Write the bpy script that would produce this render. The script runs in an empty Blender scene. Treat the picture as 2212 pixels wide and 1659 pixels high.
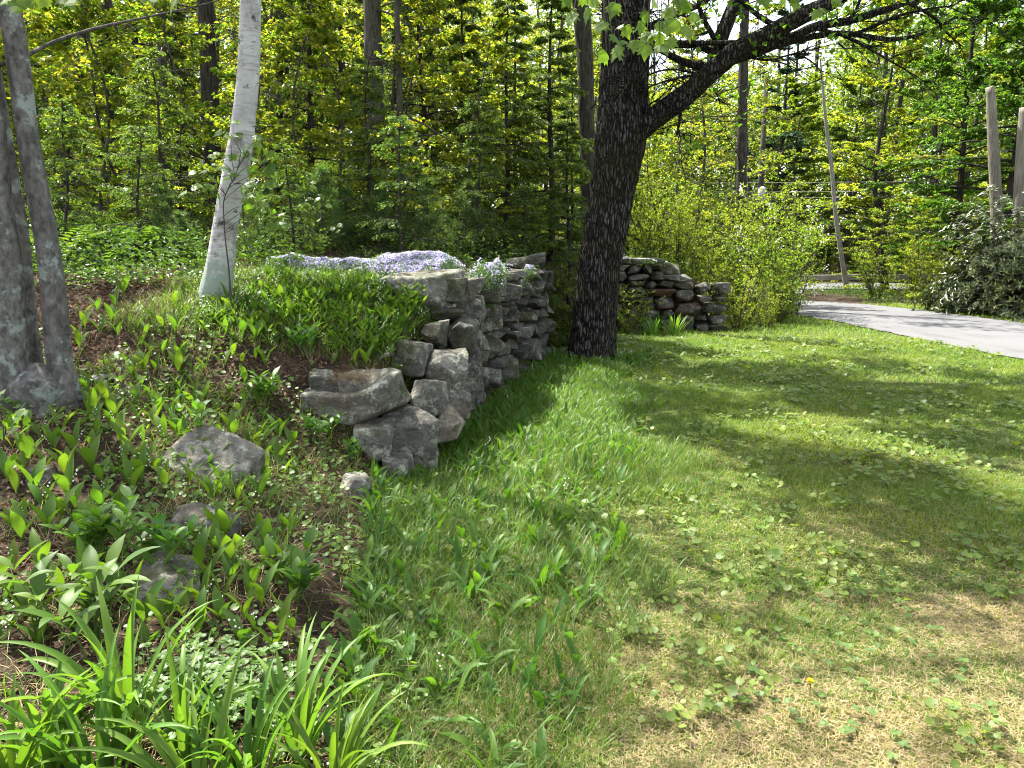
import bpy, math, bmesh
import numpy as np
from mathutils import Vector

sc = bpy.context.scene
COL = sc.collection
R = math.radians
HAZE = 0
RNG = np.random.default_rng(7)

# ------------------------------------------------------------------ noise
def _hash(ix, iy, iz, seed):
    h = (ix.astype(np.int64) * 374761393 + iy.astype(np.int64) * 668265263 + iz.astype(np.int64) * 2147483647 + seed * 974711) & 0xFFFFFFFF
    h = ((h ^ (h >> 13)) * 1274126177) & 0xFFFFFFFF
    h = (h ^ (h >> 16)) & 0xFFFFFF
    return h / float(0xFFFFFF)

def vnoise(p, seed=0):
    p = np.asarray(p, float)
    i = np.floor(p).astype(np.int64)
    f = p - i
    f = f * f * f * (f * (f * 6 - 15) + 10)
    out = 0
    for dx in (0, 1):
        for dy in (0, 1):
            for dz in (0, 1):
                w = (f[:, 0] if dx else 1 - f[:, 0]) * (f[:, 1] if dy else 1 - f[:, 1]) * (f[:, 2] if dz else 1 - f[:, 2])
                out = out + w * _hash(i[:, 0] + dx, i[:, 1] + dy, i[:, 2] + dz, seed)
    return out * 2 - 1

def fbm(p, octv=4, seed=0, gain=.5):
    p = np.asarray(p, float)
    a, s, o = 1.0, 0.0, 0
    for k in range(octv):
        o = o + a * vnoise(p * (2.03 ** k) + 17.3 * k, seed + k)
        s += a
        a *= gain
    return o / s

def n2(x, y, f, seed=0, octv=3):
    x = np.atleast_1d(np.asarray(x, float)); y = np.atleast_1d(np.asarray(y, float))
    return fbm(np.stack([x * f, y * f, np.zeros_like(x) + seed * 3.7], 1), octv, seed)

def norm(v):
    return v / np.maximum(np.linalg.norm(v, axis=-1, keepdims=True), 1e-9)

# ------------------------------------------------------------------ camera model (used to measure the place from the photo)
CAM = np.array([0, 0, 1.6]); PITCH = R(9.9); FPX = 759.0
QS = 1024 / 2212.0
_f = np.array([0, math.cos(PITCH), -math.sin(PITCH)]); _u = np.array([0, math.sin(PITCH), math.cos(PITCH)]); _r = np.array([1.0, 0, 0])

def ray(px, py):
    return _f + (px - 512) / FPX * _r - (py - 384) / FPX * _u

def at(px, py, Y):
    d = ray(px, py)
    return CAM + d * (Y / d[1])

def aq(qx, qy, Y):
    return at(qx * QS, qy * QS, Y)

# ------------------------------------------------------------------ terrain
def I(v, xs, ys):
    return np.interp(v, xs, ys)

def wall_x(y):
    return I(y, [-6, 0, 1.5, 3, 4.6, 5.2, 11.8, 12.3, 15.72, 15.86, 18, 24, 40],
             [-.2, -.2, -.3, -.45, -.68, -.8, .63, .3, .6, 4.3, 4.2, 2.5, 1.0])

def H(x, y):
    x = np.asarray(x, float); y = np.asarray(y, float)
    sh = np.broadcast(x, y).shape
    x = np.broadcast_to(x, sh).ravel(); y = np.broadcast_to(y, sh).ravel()
    s = wall_x(y) - x
    A = I(y, [-2, 1.5, 3, 5, 7, 9, 15, 25, 40, 80], [.35, .42, .68, 1.0, 1.4, 1.5, 2.0, 2.6, 3.2, 6])
    Hw = I(y, [4.5, 5.0, 5.25, 5.5, 5.75, 5.95, 6.4, 6.8, 11.8, 12.3, 15.72, 15.95, 20, 30], [0, .10, .24, .38, .66, .78, .98, 1.25, 1.32, 0, 0, .9, .6, .2])
    sw = I(y, [0, 4, 5.2, 8, 12, 40], [1.5, 1.6, 2.2, 2.2, 3.0, 8])
    t = np.clip((s - .08) / .25, 0, 1); t = t * t * (3 - 2 * t)
    left = Hw * t + (np.maximum(A - Hw, 0)) * (1 - np.exp(-np.maximum(s - .08, 0) / sw))
    nz = n2(x, y, .5, 3)
    nf = n2(x, y, 2.2, 5)
    lm = np.clip(s / 1.0, 0, 1)
    h = np.where(s > 0, left, 0) + lm * (.10 * nz + .035 * nf) + (1 - lm) * .018 * nz * np.clip((np.abs(x) + y) / 6, 0, 1)
    h = h + np.clip((s - .12) / .25, 0, 1) * .17 * np.exp(-((x + .85) / .75) ** 2 - ((y - 7.65) / .42) ** 2)
    h = h + np.maximum(y - 45, 0) * .05
    return h.reshape(sh) if sh else float(h[0])

def h1(x, y):
    return float(H(np.array([x]), np.array([y]))[0])

def ground(px, py):
    d = ray(px, py)
    t = np.linspace(.8, 60, 6000)
    P = CAM[None] + d[None] * t[:, None]
    hh = H(P[:, 0], P[:, 1])
    k = np.argmax(P[:, 2] < hh)
    p = P[k]
    return np.array([p[0], p[1], h1(p[0], p[1])])

def gq(qx, qy):
    return ground(qx * QS, qy * QS)

NEAR = [(7.75, -6), (7.7, 6), (7.6, 11.2), (7.5, 14.5), (7.4, 18), (6.9, 20), (5.6, 21.8), (3, 23.2), (-1, 24)]
FAR = [(12.1, -6), (11.9, 6), (11.8, 12), (11.6, 17.2), (11.35, 19.7), (11.1, 21.5), (10.5, 24), (6.5, 26.2), (-1, 27.3)]

def in_poly(x, y, poly):
    c = np.zeros(len(x), bool)
    n = len(poly)
    for i in range(n):
        x0, y0 = poly[i]; x1, y1 = poly[(i + 1) % n]
        if y0 == y1: continue
        k = ((y0 > y) != (y1 > y)) & (x < (x1 - x0) * (y - y0) / (y1 - y0) + x0)
        c ^= k
    return c

def in_drive(x, y):
    return in_poly(np.asarray(x, float), np.asarray(y, float), NEAR + FAR[::-1])

# ------------------------------------------------------------------ mesh builder
class MB:
    def __init__(s):
        s.v = []; s.f = []; s.n = 0; s.m = []
    def add(s, v, f, mat=0):
        v = np.asarray(v, np.float32).reshape(-1, 3)
        if not isinstance(f, (list, tuple)): f = [f]
        for a in f:
            a = np.asarray(a, np.int64)
            if len(a) == 0: continue
            s.f.append(a + s.n); s.m.append(np.full(len(a), mat, np.int32))
        s.v.append(v); s.n += len(v)
        return s
    def mesh(s, name, mats, smooth=True):
        me = bpy.data.meshes.new(name)
        if s.n:
            v = np.concatenate(s.v)
            me.vertices.add(len(v)); me.vertices.foreach_set('co', v.ravel())
            lt = np.concatenate([np.full(len(a), a.shape[1], np.int32) for a in s.f])
            li = np.concatenate([a.ravel() for a in s.f]).astype(np.int32)
            me.loops.add(len(li)); me.loops.foreach_set('vertex_index', li)
            me.polygons.add(len(lt))
            me.polygons.foreach_set('loop_start', np.concatenate([[0], np.cumsum(lt)[:-1]]).astype(np.int32))
            me.polygons.foreach_set('loop_total', lt)
            me.polygons.foreach_set('material_index', np.concatenate(s.m))
            me.polygons.foreach_set('use_smooth', np.full(len(lt), bool(smooth)))
            me.update(calc_edges=True)
        for m in (mats if isinstance(mats, (list, tuple)) else [mats]):
            me.materials.append(m)
        return me
    def build(s, name, mats, parent=None, smooth=True, loc=None):
        o = bpy.data.objects.new(name, s.mesh(name, mats, smooth))
        COL.objects.link(o)
        if parent is not None: o.parent = parent
        if loc is not None: o.location = loc
        return o

def tag(o, label=None, cat=None, group=None, kind=None):
    if label: o['label'] = label
    if cat: o['category'] = cat
    if group: o['group'] = group
    if kind: o['kind'] = kind
    return o

def thing(name, label, cat, loc=(0, 0, 0), rz=0, group=None, scale=1):
    o = bpy.data.objects.new(name, None); COL.objects.link(o)
    o.empty_display_size = .2
    o.location = [float(c) for c in loc]; o.rotation_euler = (0, 0, rz); o.scale = (scale,) * 3
    return tag(o, label, cat, group)

def link_mesh(name, me, parent):
    o = bpy.data.objects.new(name, me); COL.objects.link(o); o.parent = parent
    return o

def tubes(P, Rr, sides=6, cap=False):
    """P (N,K,3), Rr (N,K) -> verts, quads"""
    P = np.asarray(P, float); Rr = np.asarray(Rr, float)
    if P.ndim == 2: P = P[None]; Rr = Rr[None]
    N, K, _ = P.shape
    T = norm(np.gradient(P, axis=1))
    up = np.where(np.abs(T[..., 2:3]) > .95, np.array([1.0, 0, 0]), np.array([0, 0, 1.0]))
    # one reference per tube keeps the frame steady
    tm = norm(P[:, -1] - P[:, 0])
    ref = np.where(np.abs(tm[:, 2:3]) > .7, np.array([1.0, 0, 0]), np.array([0, 0, 1.0]))[:, None, :]
    A = norm(np.cross(T, np.broadcast_to(ref, T.shape)))
    B = np.cross(T, A)
    th = np.linspace(0, 2 * math.pi, sides, endpoint=False)
    ring = P[:, :, None, :] + Rr[:, :, None, None] * (np.cos(th)[None, None, :, None] * A[:, :, None, :] + np.sin(th)[None, None, :, None] * B[:, :, None, :])
    idx = np.arange(N * K * sides).reshape(N, K, sides)
    a = idx[:, :-1, :]; b = np.roll(a, -1, 2); c = idx[:, 1:, :]; d = np.roll(c, -1, 2)
    q = np.stack([a, d * 0 + b, d, c], -1).reshape(-1, 4)
    f = [q]
    if cap:
        f.append(idx[:, -1, :].reshape(N, sides)); f.append(idx[:, 0, ::-1].reshape(N, sides))
    return ring.reshape(-1, 3), f

def smooth_path(pts, n):
    pts = np.asarray(pts, float)
    d = np.concatenate([[0], np.cumsum(np.linalg.norm(np.diff(pts, axis=0), axis=1))])
    t = np.linspace(0, d[-1], n)
    m = np.gradient(pts, d, axis=0)
    k = np.clip(np.searchsorted(d, t, side='right') - 1, 0, len(d) - 2)
    hh = (d[k + 1] - d[k])[:, None]; u = ((t - d[k]) / (d[k + 1] - d[k]))[:, None]
    return ((2 * u**3 - 3 * u**2 + 1) * pts[k] + (u**3 - 2 * u**2 + u) * hh * m[k] + (-2 * u**3 + 3 * u**2) * pts[k + 1] + (u**3 - u**2) * hh * m[k + 1])

def leaves(base, axis, nrm, L, W, fold=.25, curl=.12):
    """folded diamond leaves: 6 verts each (base, two wide points a side, tip) -> 4 tris"""
    base = np.asarray(base, float); N = len(base)
    axis = norm(axis); side = norm(np.cross(axis, nrm)); n = np.cross(side, axis)
    L = np.broadcast_to(np.asarray(L, float), (N,))[:, None]; W = np.broadcast_to(np.asarray(W, float), (N,))[:, None]
    up = n * W * fold
    mid = base + axis * L * .42
    tip = base + axis * L - n * L * curl
    l = mid - side * W * .5 + up; r = mid + side * W * .5 + up
    v = np.stack([base, r, tip, l], 1).reshape(-1, 3)
    i = np.arange(N)[:, None] * 4
    f = np.concatenate([i + [[0, 1, 2]], i + [[0, 2, 3]]])
    return v, f

def ribbons(base, az, L, W, lean, bend, K=6, prof=None, cols=3, fold=.25, power=1.3, twist=None):
    base = np.asarray(base, float); N = len(base)
    bc = lambda a: np.broadcast_to(np.asarray(a, float), (N,))
    az, L, W, lean, bend = map(bc, (az, L, W, lean, bend))
    t = np.linspace(0, 1, K)
    ang = lean[:, None] + bend[:, None] * t[None] ** power
    am = (ang[:, 1:] + ang[:, :-1]) / 2
    ds = (L / (K - 1))[:, None]
    rr = np.concatenate([np.zeros((N, 1)), np.cumsum(np.sin(am) * ds, 1)], 1)
    zz = np.concatenate([np.zeros((N, 1)), np.cumsum(np.cos(am) * ds, 1)], 1)
    h = np.stack([np.cos(az), np.sin(az), 0 * az], 1)
    sd = np.stack([-np.sin(az), np.cos(az), 0 * az], 1)
    P = base[:, None] + rr[..., None] * h[:, None] + zz[..., None] * np.array([0, 0, 1.0])
    nn = -np.cos(ang)[..., None] * h[:, None] + np.sin(ang)[..., None] * np.array([0, 0, 1.0])
    S = np.broadcast_to(sd[:, None], P.shape)
    if twist is not None:
        tw = bc(twist)[:, None] * t[None]
        S, nn = np.cos(tw)[..., None] * S + np.sin(tw)[..., None] * nn, np.cos(tw)[..., None] * nn - np.sin(tw)[..., None] * S
    if prof is None: prof = np.sin(np.pi * np.clip(t * .93 + .07, 0, 1)) ** .8
    w = W[:, None] * prof[None]
    if cols == 2:
        V = np.stack([P - S * w[..., None] / 2, P + S * w[..., None] / 2], 2)
    else:
        u = nn * (w * fold)[..., None]
        V = np.stack([P - S * w[..., None] / 2 + u, P, P + S * w[..., None] / 2 + u], 2)
    idx = np.arange(N * K * cols).reshape(N, K, cols)
    q = np.stack([idx[:, :-1, :-1], idx[:, :-1, 1:], idx[:, 1:, 1:], idx[:, 1:, :-1]], -1).reshape(-1, 4)
    return V.reshape(-1, 3), q

# ------------------------------------------------------------------ materials
def newmat(name):
    m = bpy.data.materials.new(name); m.use_nodes = True
    nt = m.node_tree; nt.nodes.clear()
    return m, nt, nt.nodes, nt.links

def N(nt, typ, **kw):
    n = nt.nodes.new(typ)
    for k, v in kw.items():
        if k.startswith('i_'):
            n.inputs[k[2:].replace('_', ' ')].default_value = v
        else: setattr(n, k, v)
    return n

def ramp(nt, fac, stops, interp='LINEAR'):
    r = nt.nodes.new('ShaderNodeValToRGB'); r.color_ramp.interpolation = interp
    e = r.color_ramp.elements
    while len(e) < len(stops): e.new(.5)
    for k, (p, c) in enumerate(stops):
        e[k].position = p; e[k].color = (*c, 1) if len(c) == 3 else c
    nt.links.new(fac, r.inputs[0])
    return r.outputs[0]

def mixc(nt, fac, a, b, typ='MIX'):
    m = nt.nodes.new('ShaderNodeMix'); m.data_type = 'RGBA'; m.blend_type = typ
    for s, v in ((0, fac), (6, a), (7, b)):
        if hasattr(v, 'links'): nt.links.new(v, m.inputs[s])
        else: m.inputs[s].default_value = v if s == 0 else ((*v, 1) if len(v) == 3 else v)
    return m.outputs[2]

def noise(nt, coord, scale, detail=4, rough=.6, dist=0):
    n = nt.nodes.new('ShaderNodeTexNoise'); n.inputs['Scale'].default_value = scale; n.inputs['Detail'].default_value = detail
    n.inputs['Roughness'].default_value = rough; n.inputs['Distortion'].default_value = dist
    if coord is not None: nt.links.new(coord, n.inputs['Vector'])
    return n.outputs['Fac']

def mapping(nt, coord, scale):
    m = nt.nodes.new('ShaderNodeMapping'); m.inputs['Scale'].default_value = scale
    nt.links.new(coord, m.inputs['Vector'])
    return m.outputs[0]

def leafmat(name, cols, trans=None, tw=.45, rough=.45, spec=.35, patch=None):
    """leaf: per-leaf colour from a ramp, thin-leaf translucency"""
    m, nt, nodes, links = newmat(name)
    g = N(nt, 'ShaderNodeNewGeometry')
    fac = g.outputs['Random Per Island']
    st = [(k / max(1, len(cols) - 1), c) for k, c in enumerate(cols)]
    c = ramp(nt, fac, st)
    oi = N(nt, 'ShaderNodeObjectInfo')
    hs = N(nt, 'ShaderNodeHueSaturation')
    mr = N(nt, 'ShaderNodeMapRange'); mr.inputs['To Min'].default_value = .485; mr.inputs['To Max'].default_value = .515
    links.new(oi.outputs['Random'], mr.inputs['Value']); links.new(mr.outputs[0], hs.inputs['Hue']); links.new(c, hs.inputs['Color'])
    c = hs.outputs[0]
    if patch:
        pf = noise(nt, g.outputs['Position'], patch[0], 3)
        pf = ramp(nt, pf, [(patch[2], (0, 0, 0)), (patch[3], (1, 1, 1))])
        c = mixc(nt, pf, c, patch[1])
    p = N(nt, 'ShaderNodeBsdfPrincipled'); p.inputs['Roughness'].default_value = rough; p.inputs['Specular IOR Level'].default_value = spec
    links.new(c, p.inputs['Base Color'])
    t = N(nt, 'ShaderNodeBsdfTranslucent')
    tc = mixc(nt, 1.0, c, trans or (2.0, 2.1, .9), 'MULTIPLY')
    links.new(tc, t.inputs['Color'])
    mx = N(nt, 'ShaderNodeMixShader'); mx.inputs[0].default_value = tw
    links.new(p.outputs[0], mx.inputs[1]); links.new(t.outputs[0], mx.inputs[2])
    o = N(nt, 'ShaderNodeOutputMaterial'); links.new(mx.outputs[0], o.inputs[0])
    return m

def solid(name, cfun, rough=.8, bump=None, spec=.3):
    m, nt, nodes, links = newmat(name)
    tc = N(nt, 'ShaderNodeTexCoord')
    c, hgt = cfun(nt, tc.outputs['Object'])
    p = N(nt, 'ShaderNodeBsdfPrincipled'); p.inputs['Roughness'].default_value = rough; p.inputs['Specular IOR Level'].default_value = spec
    links.new(c, p.inputs['Base Color'])
    if hgt is not None and bump:
        b = N(nt, 'ShaderNodeBump'); b.inputs['Strength'].default_value = bump[0]; b.inputs['Distance'].default_value = bump[1]
        links.new(hgt, b.inputs['Height']); links.new(b.outputs[0], p.inputs['Normal'])
    o = N(nt, 'ShaderNodeOutputMaterial'); links.new(p.outputs[0], o.inputs[0])
    return m

def barkf(dark, light, lichen=None, sc_=(30, 30, 5), lich_scale=6, lich_lo=.55, lich_hi=.68):
    def f(nt, co):
        a = noise(nt, mapping(nt, co, sc_), 1.0, 5, .65)
        c = ramp(nt, a, [(.32, dark), (.68, light)])
        b = noise(nt, co, 2.3, 3)
        c = mixc(nt, ramp(nt, b, [(.35, (0, 0, 0)), (.75, (.45, .45, .45))]), c, tuple(x * .6 for x in dark))
        if lichen:
            l = noise(nt, co, lich_scale, 6, .7)
            c = mixc(nt, ramp(nt, l, [(lich_lo, (0, 0, 0)), (lich_hi, (1, 1, 1))]), c, lichen)
        return c, a
    return f

def stonef(red=False, lo=.36, hi=.92):
    def f(nt, co):
        oi = N(nt, 'ShaderNodeObjectInfo')
        ad = N(nt, 'ShaderNodeVectorMath', operation='ADD')
        sc3 = N(nt, 'ShaderNodeVectorMath', operation='SCALE'); sc3.inputs['Scale'].default_value = 37.0
        cx = N(nt, 'ShaderNodeCombineXYZ')
        for k in range(3): nt.links.new(oi.outputs['Random'], cx.inputs[k])
        nt.links.new(cx.outputs[0], sc3.inputs[0]); nt.links.new(co, ad.inputs[0]); nt.links.new(sc3.outputs[0], ad.inputs[1])
        co = ad.outputs[0]
        a = noise(nt, co, 3.2, 8, .72)
        b = noise(nt, co, 45, 6, .75)
        st = noise(nt, mapping(nt, co, (3, 3, 9)), 2.2, 8, .78, .8)
        base = ramp(nt, a, [(.34, (.045, .043, .036)), (.5, (.105, .10, .086)), (.66, (.20, .193, .165))])
        base = mixc(nt, .45, base, ramp(nt, st, [(.38, (.04, .038, .033)), (.5, (.11, .105, .09)), (.62, (.23, .22, .195))]))
        base = mixc(nt, ramp(nt, b, [(.36, (.7, .7, .7)), (.46, (0, 0, 0))]), base, (.022, .021, .017))
        l = noise(nt, co, 8.5, 9, .82)
        base = mixc(nt, ramp(nt, l, [(.52, (0, 0, 0)), (.575, (.95, .95, .95))]), base, mixc(nt, b, (.15, .155, .115), (.42, .42, .34)))
        mo = noise(nt, co, 2.4, 6, .7)
        base = mixc(nt, ramp(nt, mo, [(.52, (0, 0, 0)), (.62, (.8, .8, .8))]), base, (.05, .055, .02))
        br = noise(nt, co, 2.1, 4)
        base = mixc(nt, ramp(nt, br, [(.52, (0, 0, 0)), (.7, (.5, .5, .5))] if not red else [(.48, (0, 0, 0)), (.56, (.85, .85, .85))]), base, (.12, .08, .05) if not red else (.115, .055, .036))
        var = N(nt, 'ShaderNodeMapRange'); var.inputs['To Min'].default_value = lo; var.inputs['To Max'].default_value = hi
        nt.links.new(oi.outputs['Random'], var.inputs['Value'])
        vm = N(nt, 'ShaderNodeVectorMath', operation='SCALE'); nt.links.new(base, vm.inputs[0]); nt.links.new(var.outputs[0], vm.inputs['Scale'])
        mm = N(nt, 'ShaderNodeMath', operation='MULTIPLY_ADD'); mm.inputs[1].default_value = .5
        nt.links.new(b, mm.inputs[0]); nt.links.new(a, mm.inputs[2])
        return vm.outputs[0], mm.outputs[0]
    return f

M = {}
M['stone'] = solid('weathered_stone', stonef(), .9, (.75, .03), .2)
M['palestone'] = solid('pale_lichen_lit_stone', stonef(lo=.75, hi=1.15), .9, (.75, .03), .2)  # paler copy of the stone: lichen, plus sunlight put into its colour
M['redstone'] = solid('rusty_stone', stonef(red=True), .9, (.75, .03), .2)
def maplebarkf(nt, co):
    wv = N(nt, 'ShaderNodeVectorMath', operation='ADD')
    nz_ = N(nt, 'ShaderNodeTexNoise'); nz_.inputs['Scale'].default_value = 7; nt.links.new(co, nz_.inputs['Vector'])
    scv = N(nt, 'ShaderNodeVectorMath', operation='SCALE'); scv.inputs['Scale'].default_value = .05; nt.links.new(nz_.outputs['Color'], scv.inputs[0])
    nt.links.new(co, wv.inputs[0]); nt.links.new(scv.outputs[0], wv.inputs[1])
    vo = N(nt, 'ShaderNodeTexVoronoi', feature='DISTANCE_TO_EDGE'); vo.inputs['Scale'].default_value = 1
    nt.links.new(mapping(nt, wv.outputs[0], (27, 27, 4.2)), vo.inputs['Vector'])
    fi = noise(nt, mapping(nt, co, (70, 70, 14)), 1.0, 5, .7)
    crack = ramp(nt, vo.outputs['Distance'], [(.0, (0, 0, 0)), (.26, (1, 1, 1))])
    mul = N(nt, 'ShaderNodeMath', operation='MULTIPLY'); nt.links.new(crack, mul.inputs[0]); nt.links.new(fi, mul.inputs[1])
    c = ramp(nt, mul.outputs[0], [(.08, (.006, .0055, .005)), (.34, (.036, .033, .03)), (.62, (.15, .145, .135))])
    b = noise(nt, co, 2.0, 4)
    c = mixc(nt, ramp(nt, b, [(.42, (0, 0, 0)), (.62, (.8, .8, .8))]), c, mixc(nt, mul.outputs[0], (.008, .008, .004), (.085, .075, .035)))
    return c, mul.outputs[0]
M['maple_bark'] = solid('maple_bark', maplebarkf, .95, (1, .045), .12)
M['beech_bark'] = solid('beech_bark', barkf((.045, .042, .038), (.20, .19, .175), (.22, .255, .23), (24, 24, 14), 7, .54, .62), .9, (.9, .015), .15)
M['dark_bark'] = solid('dark_bark', barkf((.012, .011, .009), (.085, .075, .062), (.11, .125, .095), (26, 26, 4), 5, .62, .75), .95, (.8, .02), .15)
M['grey_bark'] = solid('grey_bark', barkf((.03, .027, .023), (.135, .122, .105), (.19, .205, .175), (22, 22, 5), 5, .58, .7), .95, (.6, .015), .15)
M['pale_bark'] = solid('pale_bark', barkf((.14, .132, .115), (.36, .34, .30), None, (20, 20, 6)), .9, (.4, .01), .2)
M['post_wood'] = solid('post_wood', barkf((.10, .09, .07), (.26, .235, .19), None, (30, 30, 1.2)), .9, (.5, .01), .2)
M['rail_wood'] = solid('rail_wood', barkf((.22, .21, .18), (.40, .385, .34), None, (2, 20, 20)), .85, (.4, .01), .2)
M['twig'] = solid('twig_bark', barkf((.03, .026, .022), (.11, .095, .08), None, (30, 30, 6)), .95, None, .15)
M['metal'] = solid('grey_metal', lambda nt, co: (ramp(nt, noise(nt, co, 3), [(.3, (.25, .28, .30)), (.7, (.33, .36, .38))]), None), .5)

def birchf(nt, co):
    a = noise(nt, mapping(nt, co, (3.5, 3.5, 40)), 1.0, 5, .65)
    b = noise(nt, mapping(nt, co, (4, 4, 17)), 1.0, 4, .6)
    c = ramp(nt, noise(nt, co, 5, 5), [(.3, (.27, .27, .26)), (.65, (.46, .46, .445))])
    c = mixc(nt, ramp(nt, a, [(.54, (0, 0, 0)), (.66, (.7, .7, .7))]), c, (.19, .16, .14))
    c = mixc(nt, ramp(nt, b, [(.62, (0, 0, 0)), (.66, (1, 1, 1))]), c, (.03, .027, .024))
    # brown peeled patches and dark scars
    d = noise(nt, mapping(nt, co, (3.0, 3.0, 4.5)), 1.0, 8, .8)
    c = mixc(nt, ramp(nt, d, [(.50, (0, 0, 0)), (.58, (.85, .85, .85))]), c, mixc(nt, a, (.07, .058, .05), (.30, .28, .26)))
    dk = noise(nt, mapping(nt, co, (5, 5, 7)), 1.3, 5, .75)
    c = mixc(nt, ramp(nt, dk, [(.60, (0, 0, 0)), (.66, (.95, .95, .95))]), c, (.022, .019, .017))
    sx = N(nt, 'ShaderNodeSeparateXYZ'); nt.links.new(co, sx.inputs[0])
    # crusty grey-green lichen growing on the foot of the trunk
    lo = N(nt, 'ShaderNodeMapRange'); lo.inputs['From Min'].default_value = .55; lo.inputs['From Max'].default_value = .10
    lo.inputs['To Min'].default_value = 0; lo.inputs['To Max'].default_value = .42
    nt.links.new(sx.outputs[2], lo.inputs['Value'])
    ln = N(nt, 'ShaderNodeMath', operation='ADD'); nt.links.new(lo.outputs[0], ln.inputs[0]); nt.links.new(noise(nt, co, 16, 6, .75), ln.inputs[1])
    c = mixc(nt, ramp(nt, ln.outputs[0], [(.66, (0, 0, 0)), (.8, (1, 1, 1))]), c, (.20, .25, .20))
    gd = N(nt, 'ShaderNodeMapRange'); gd.inputs['From Min'].default_value = .10; gd.inputs['From Max'].default_value = -.02
    nt.links.new(sx.outputs[2], gd.inputs['Value'])
    c = mixc(nt, gd.outputs[0], c, (.05, .04, .03))
    return c, a
M['birch_bark'] = solid('birch_bark', birchf, .75, (.35, .01), .3)

# leaves
M['maple_leaf'] = leafmat('maple_leaf', [(.05, .105, .012), (.075, .14, .015), (.105, .17, .018)], (2.3, 2.3, .8), .5)
M['spring_leaf'] = leafmat('spring_leaf', [(.06, .125, .014), (.10, .165, .016), (.15, .20, .02), (.20, .215, .026), (.27, .27, .045)], (2.4, 2.3, .8), .55)
M['green_leaf'] = leafmat('green_leaf', [(.045, .095, .012), (.07, .135, .015), (.10, .165, .018)], (2.2, 2.2, .8), .48)
M['bright_leaf'] = leafmat('bright_leaf', [(.085, .15, .014), (.13, .195, .018), (.19, .235, .024)], (2.3, 2.2, .8), .5)
M['hemlock'] = leafmat('hemlock_needle', [(.03, .07, .018), (.05, .105, .022), (.085, .135, .024), (.16, .165, .038)], (2.2, 2.2, .8), .48)
M['soft_hemlock'] = leafmat('soft_hemlock', [(.045, .09, .018), (.075, .13, .024), (.11, .165, .03)], (2.2, 2.2, .8), .48)
M['under'] = leafmat('undergrowth_leaf', [(.03, .065, .013), (.05, .095, .017), (.08, .125, .02)], (2.0, 2.1, .7), .4)
M['pine'] = leafmat('pine_needle', [(.045, .09, .03), (.07, .125, .04), (.11, .165, .05)], (1.9, 2.0, .9), .45)
M['farpine'] = leafmat('haze_blue_pine_needle', [(.035, .075, .05), (.05, .10, .065), (.075, .125, .075)], (1.6, 1.8, 1.0), .35)  # far pines made bluer, distance haze put into the needle colour
M['rhodo'] = leafmat('rhododendron_leaf', [(.014, .030, .007), (.026, .045, .010), (.07, .085, .022)], (1.5, 1.7, .6), .22, .33, .5)
M['lily'] = leafmat('lily_leaf', [(.04, .09, .014), (.06, .115, .016), (.085, .14, .02)], (2.0, 2.2, .7), .35, .5, .22)
M['daylily'] = leafmat('daylily_leaf', [(.06, .125, .016), (.085, .16, .021), (.12, .19, .03)], (1.8, 1.9, .7), .35, .5, .25)
M['iris'] = leafmat('iris_leaf', [(.08, .18, .02), (.12, .22, .03)], (1.9, 1.9, .7), .4)
M['broad'] = leafmat('broad_leaf', [(.05, .12, .018), (.075, .16, .022), (.11, .19, .03)], (2.0, 2.1, .7), .35)
M['violet'] = leafmat('violet_leaf', [(.07, .13, .022), (.10, .16, .028), (.145, .19, .04)], (1.9, 1.9, .7), .35, .5, .35)
M['clover'] = leafmat('clover_leaf', [(.06, .13, .03), (.09, .16, .045)], (1.7, 1.8, .8), .35)
M['grass'] = leafmat('grass_blade', [(.05, .115, .012), (.075, .15, .014), (.11, .18, .018), (.17, .20, .034)], (1.9, 1.9, .7), .4, .5, .3, (.55, (.135, .185, .024), .45, .62))
M['tallgrass'] = leafmat('tall_grass_blade', [(.05, .10, .013), (.075, .13, .016), (.11, .155, .022)], (1.9, 2.0, .7), .4, .45, .35)
M['thatch'] = leafmat('dry_grass', [(.16, .11, .055), (.30, .235, .13), (.44, .36, .21), (.24, .22, .06)], (1.0, 1.0, .9), .25, .8, .1)
M['moss'] = leafmat('moss_tuft', [(.13, .125, .02), (.20, .18, .03), (.26, .22, .05)], (1.3, 1.3, .7), .35, .8, .1)
M['litter'] = leafmat('leaf_litter', [(.05, .026, .017), (.105, .058, .038), (.18, .115, .08), (.30, .235, .18)], (1.1, 1.0, .9), .15, .75, .15)
M['needle'] = leafmat('brown_needles', [(.12, .065, .035), (.20, .12, .07), (.30, .21, .13)], (1, 1, 1), .1, .8, .15)
M['phlox'] = leafmat('phlox_petal', [(.36, .31, .58), (.46, .41, .66), (.60, .56, .74)], (1.2, 1.2, 1.2), .35, .6, .2)
M['white'] = leafmat('white_petal', [(.72, .72, .68), (.85, .85, .82)], (1.1, 1.1, 1.1), .3, .6, .2)
M['yellow'] = leafmat('yellow_petal', [(.75, .55, .02), (.85, .65, .03)], (1.1, 1.1, .8), .3, .6, .2)
M['fern'] = leafmat('fern_leaf', [(.04, .09, .014), (.07, .125, .018)], (2.0, 2.1, .7), .4)
M['farleaf'] = leafmat('far_leaf', [(.03, .07, .014), (.055, .105, .016), (.09, .145, .02), (.14, .17, .025)], (2.3, 2.2, .8), .5)
M['stem'] = solid('green_stem', lambda nt, co: (ramp(nt, noise(nt, co, 8), [(.3, (.06, .11, .02)), (.7, (.09, .14, .03))]), None), .6)

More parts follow.
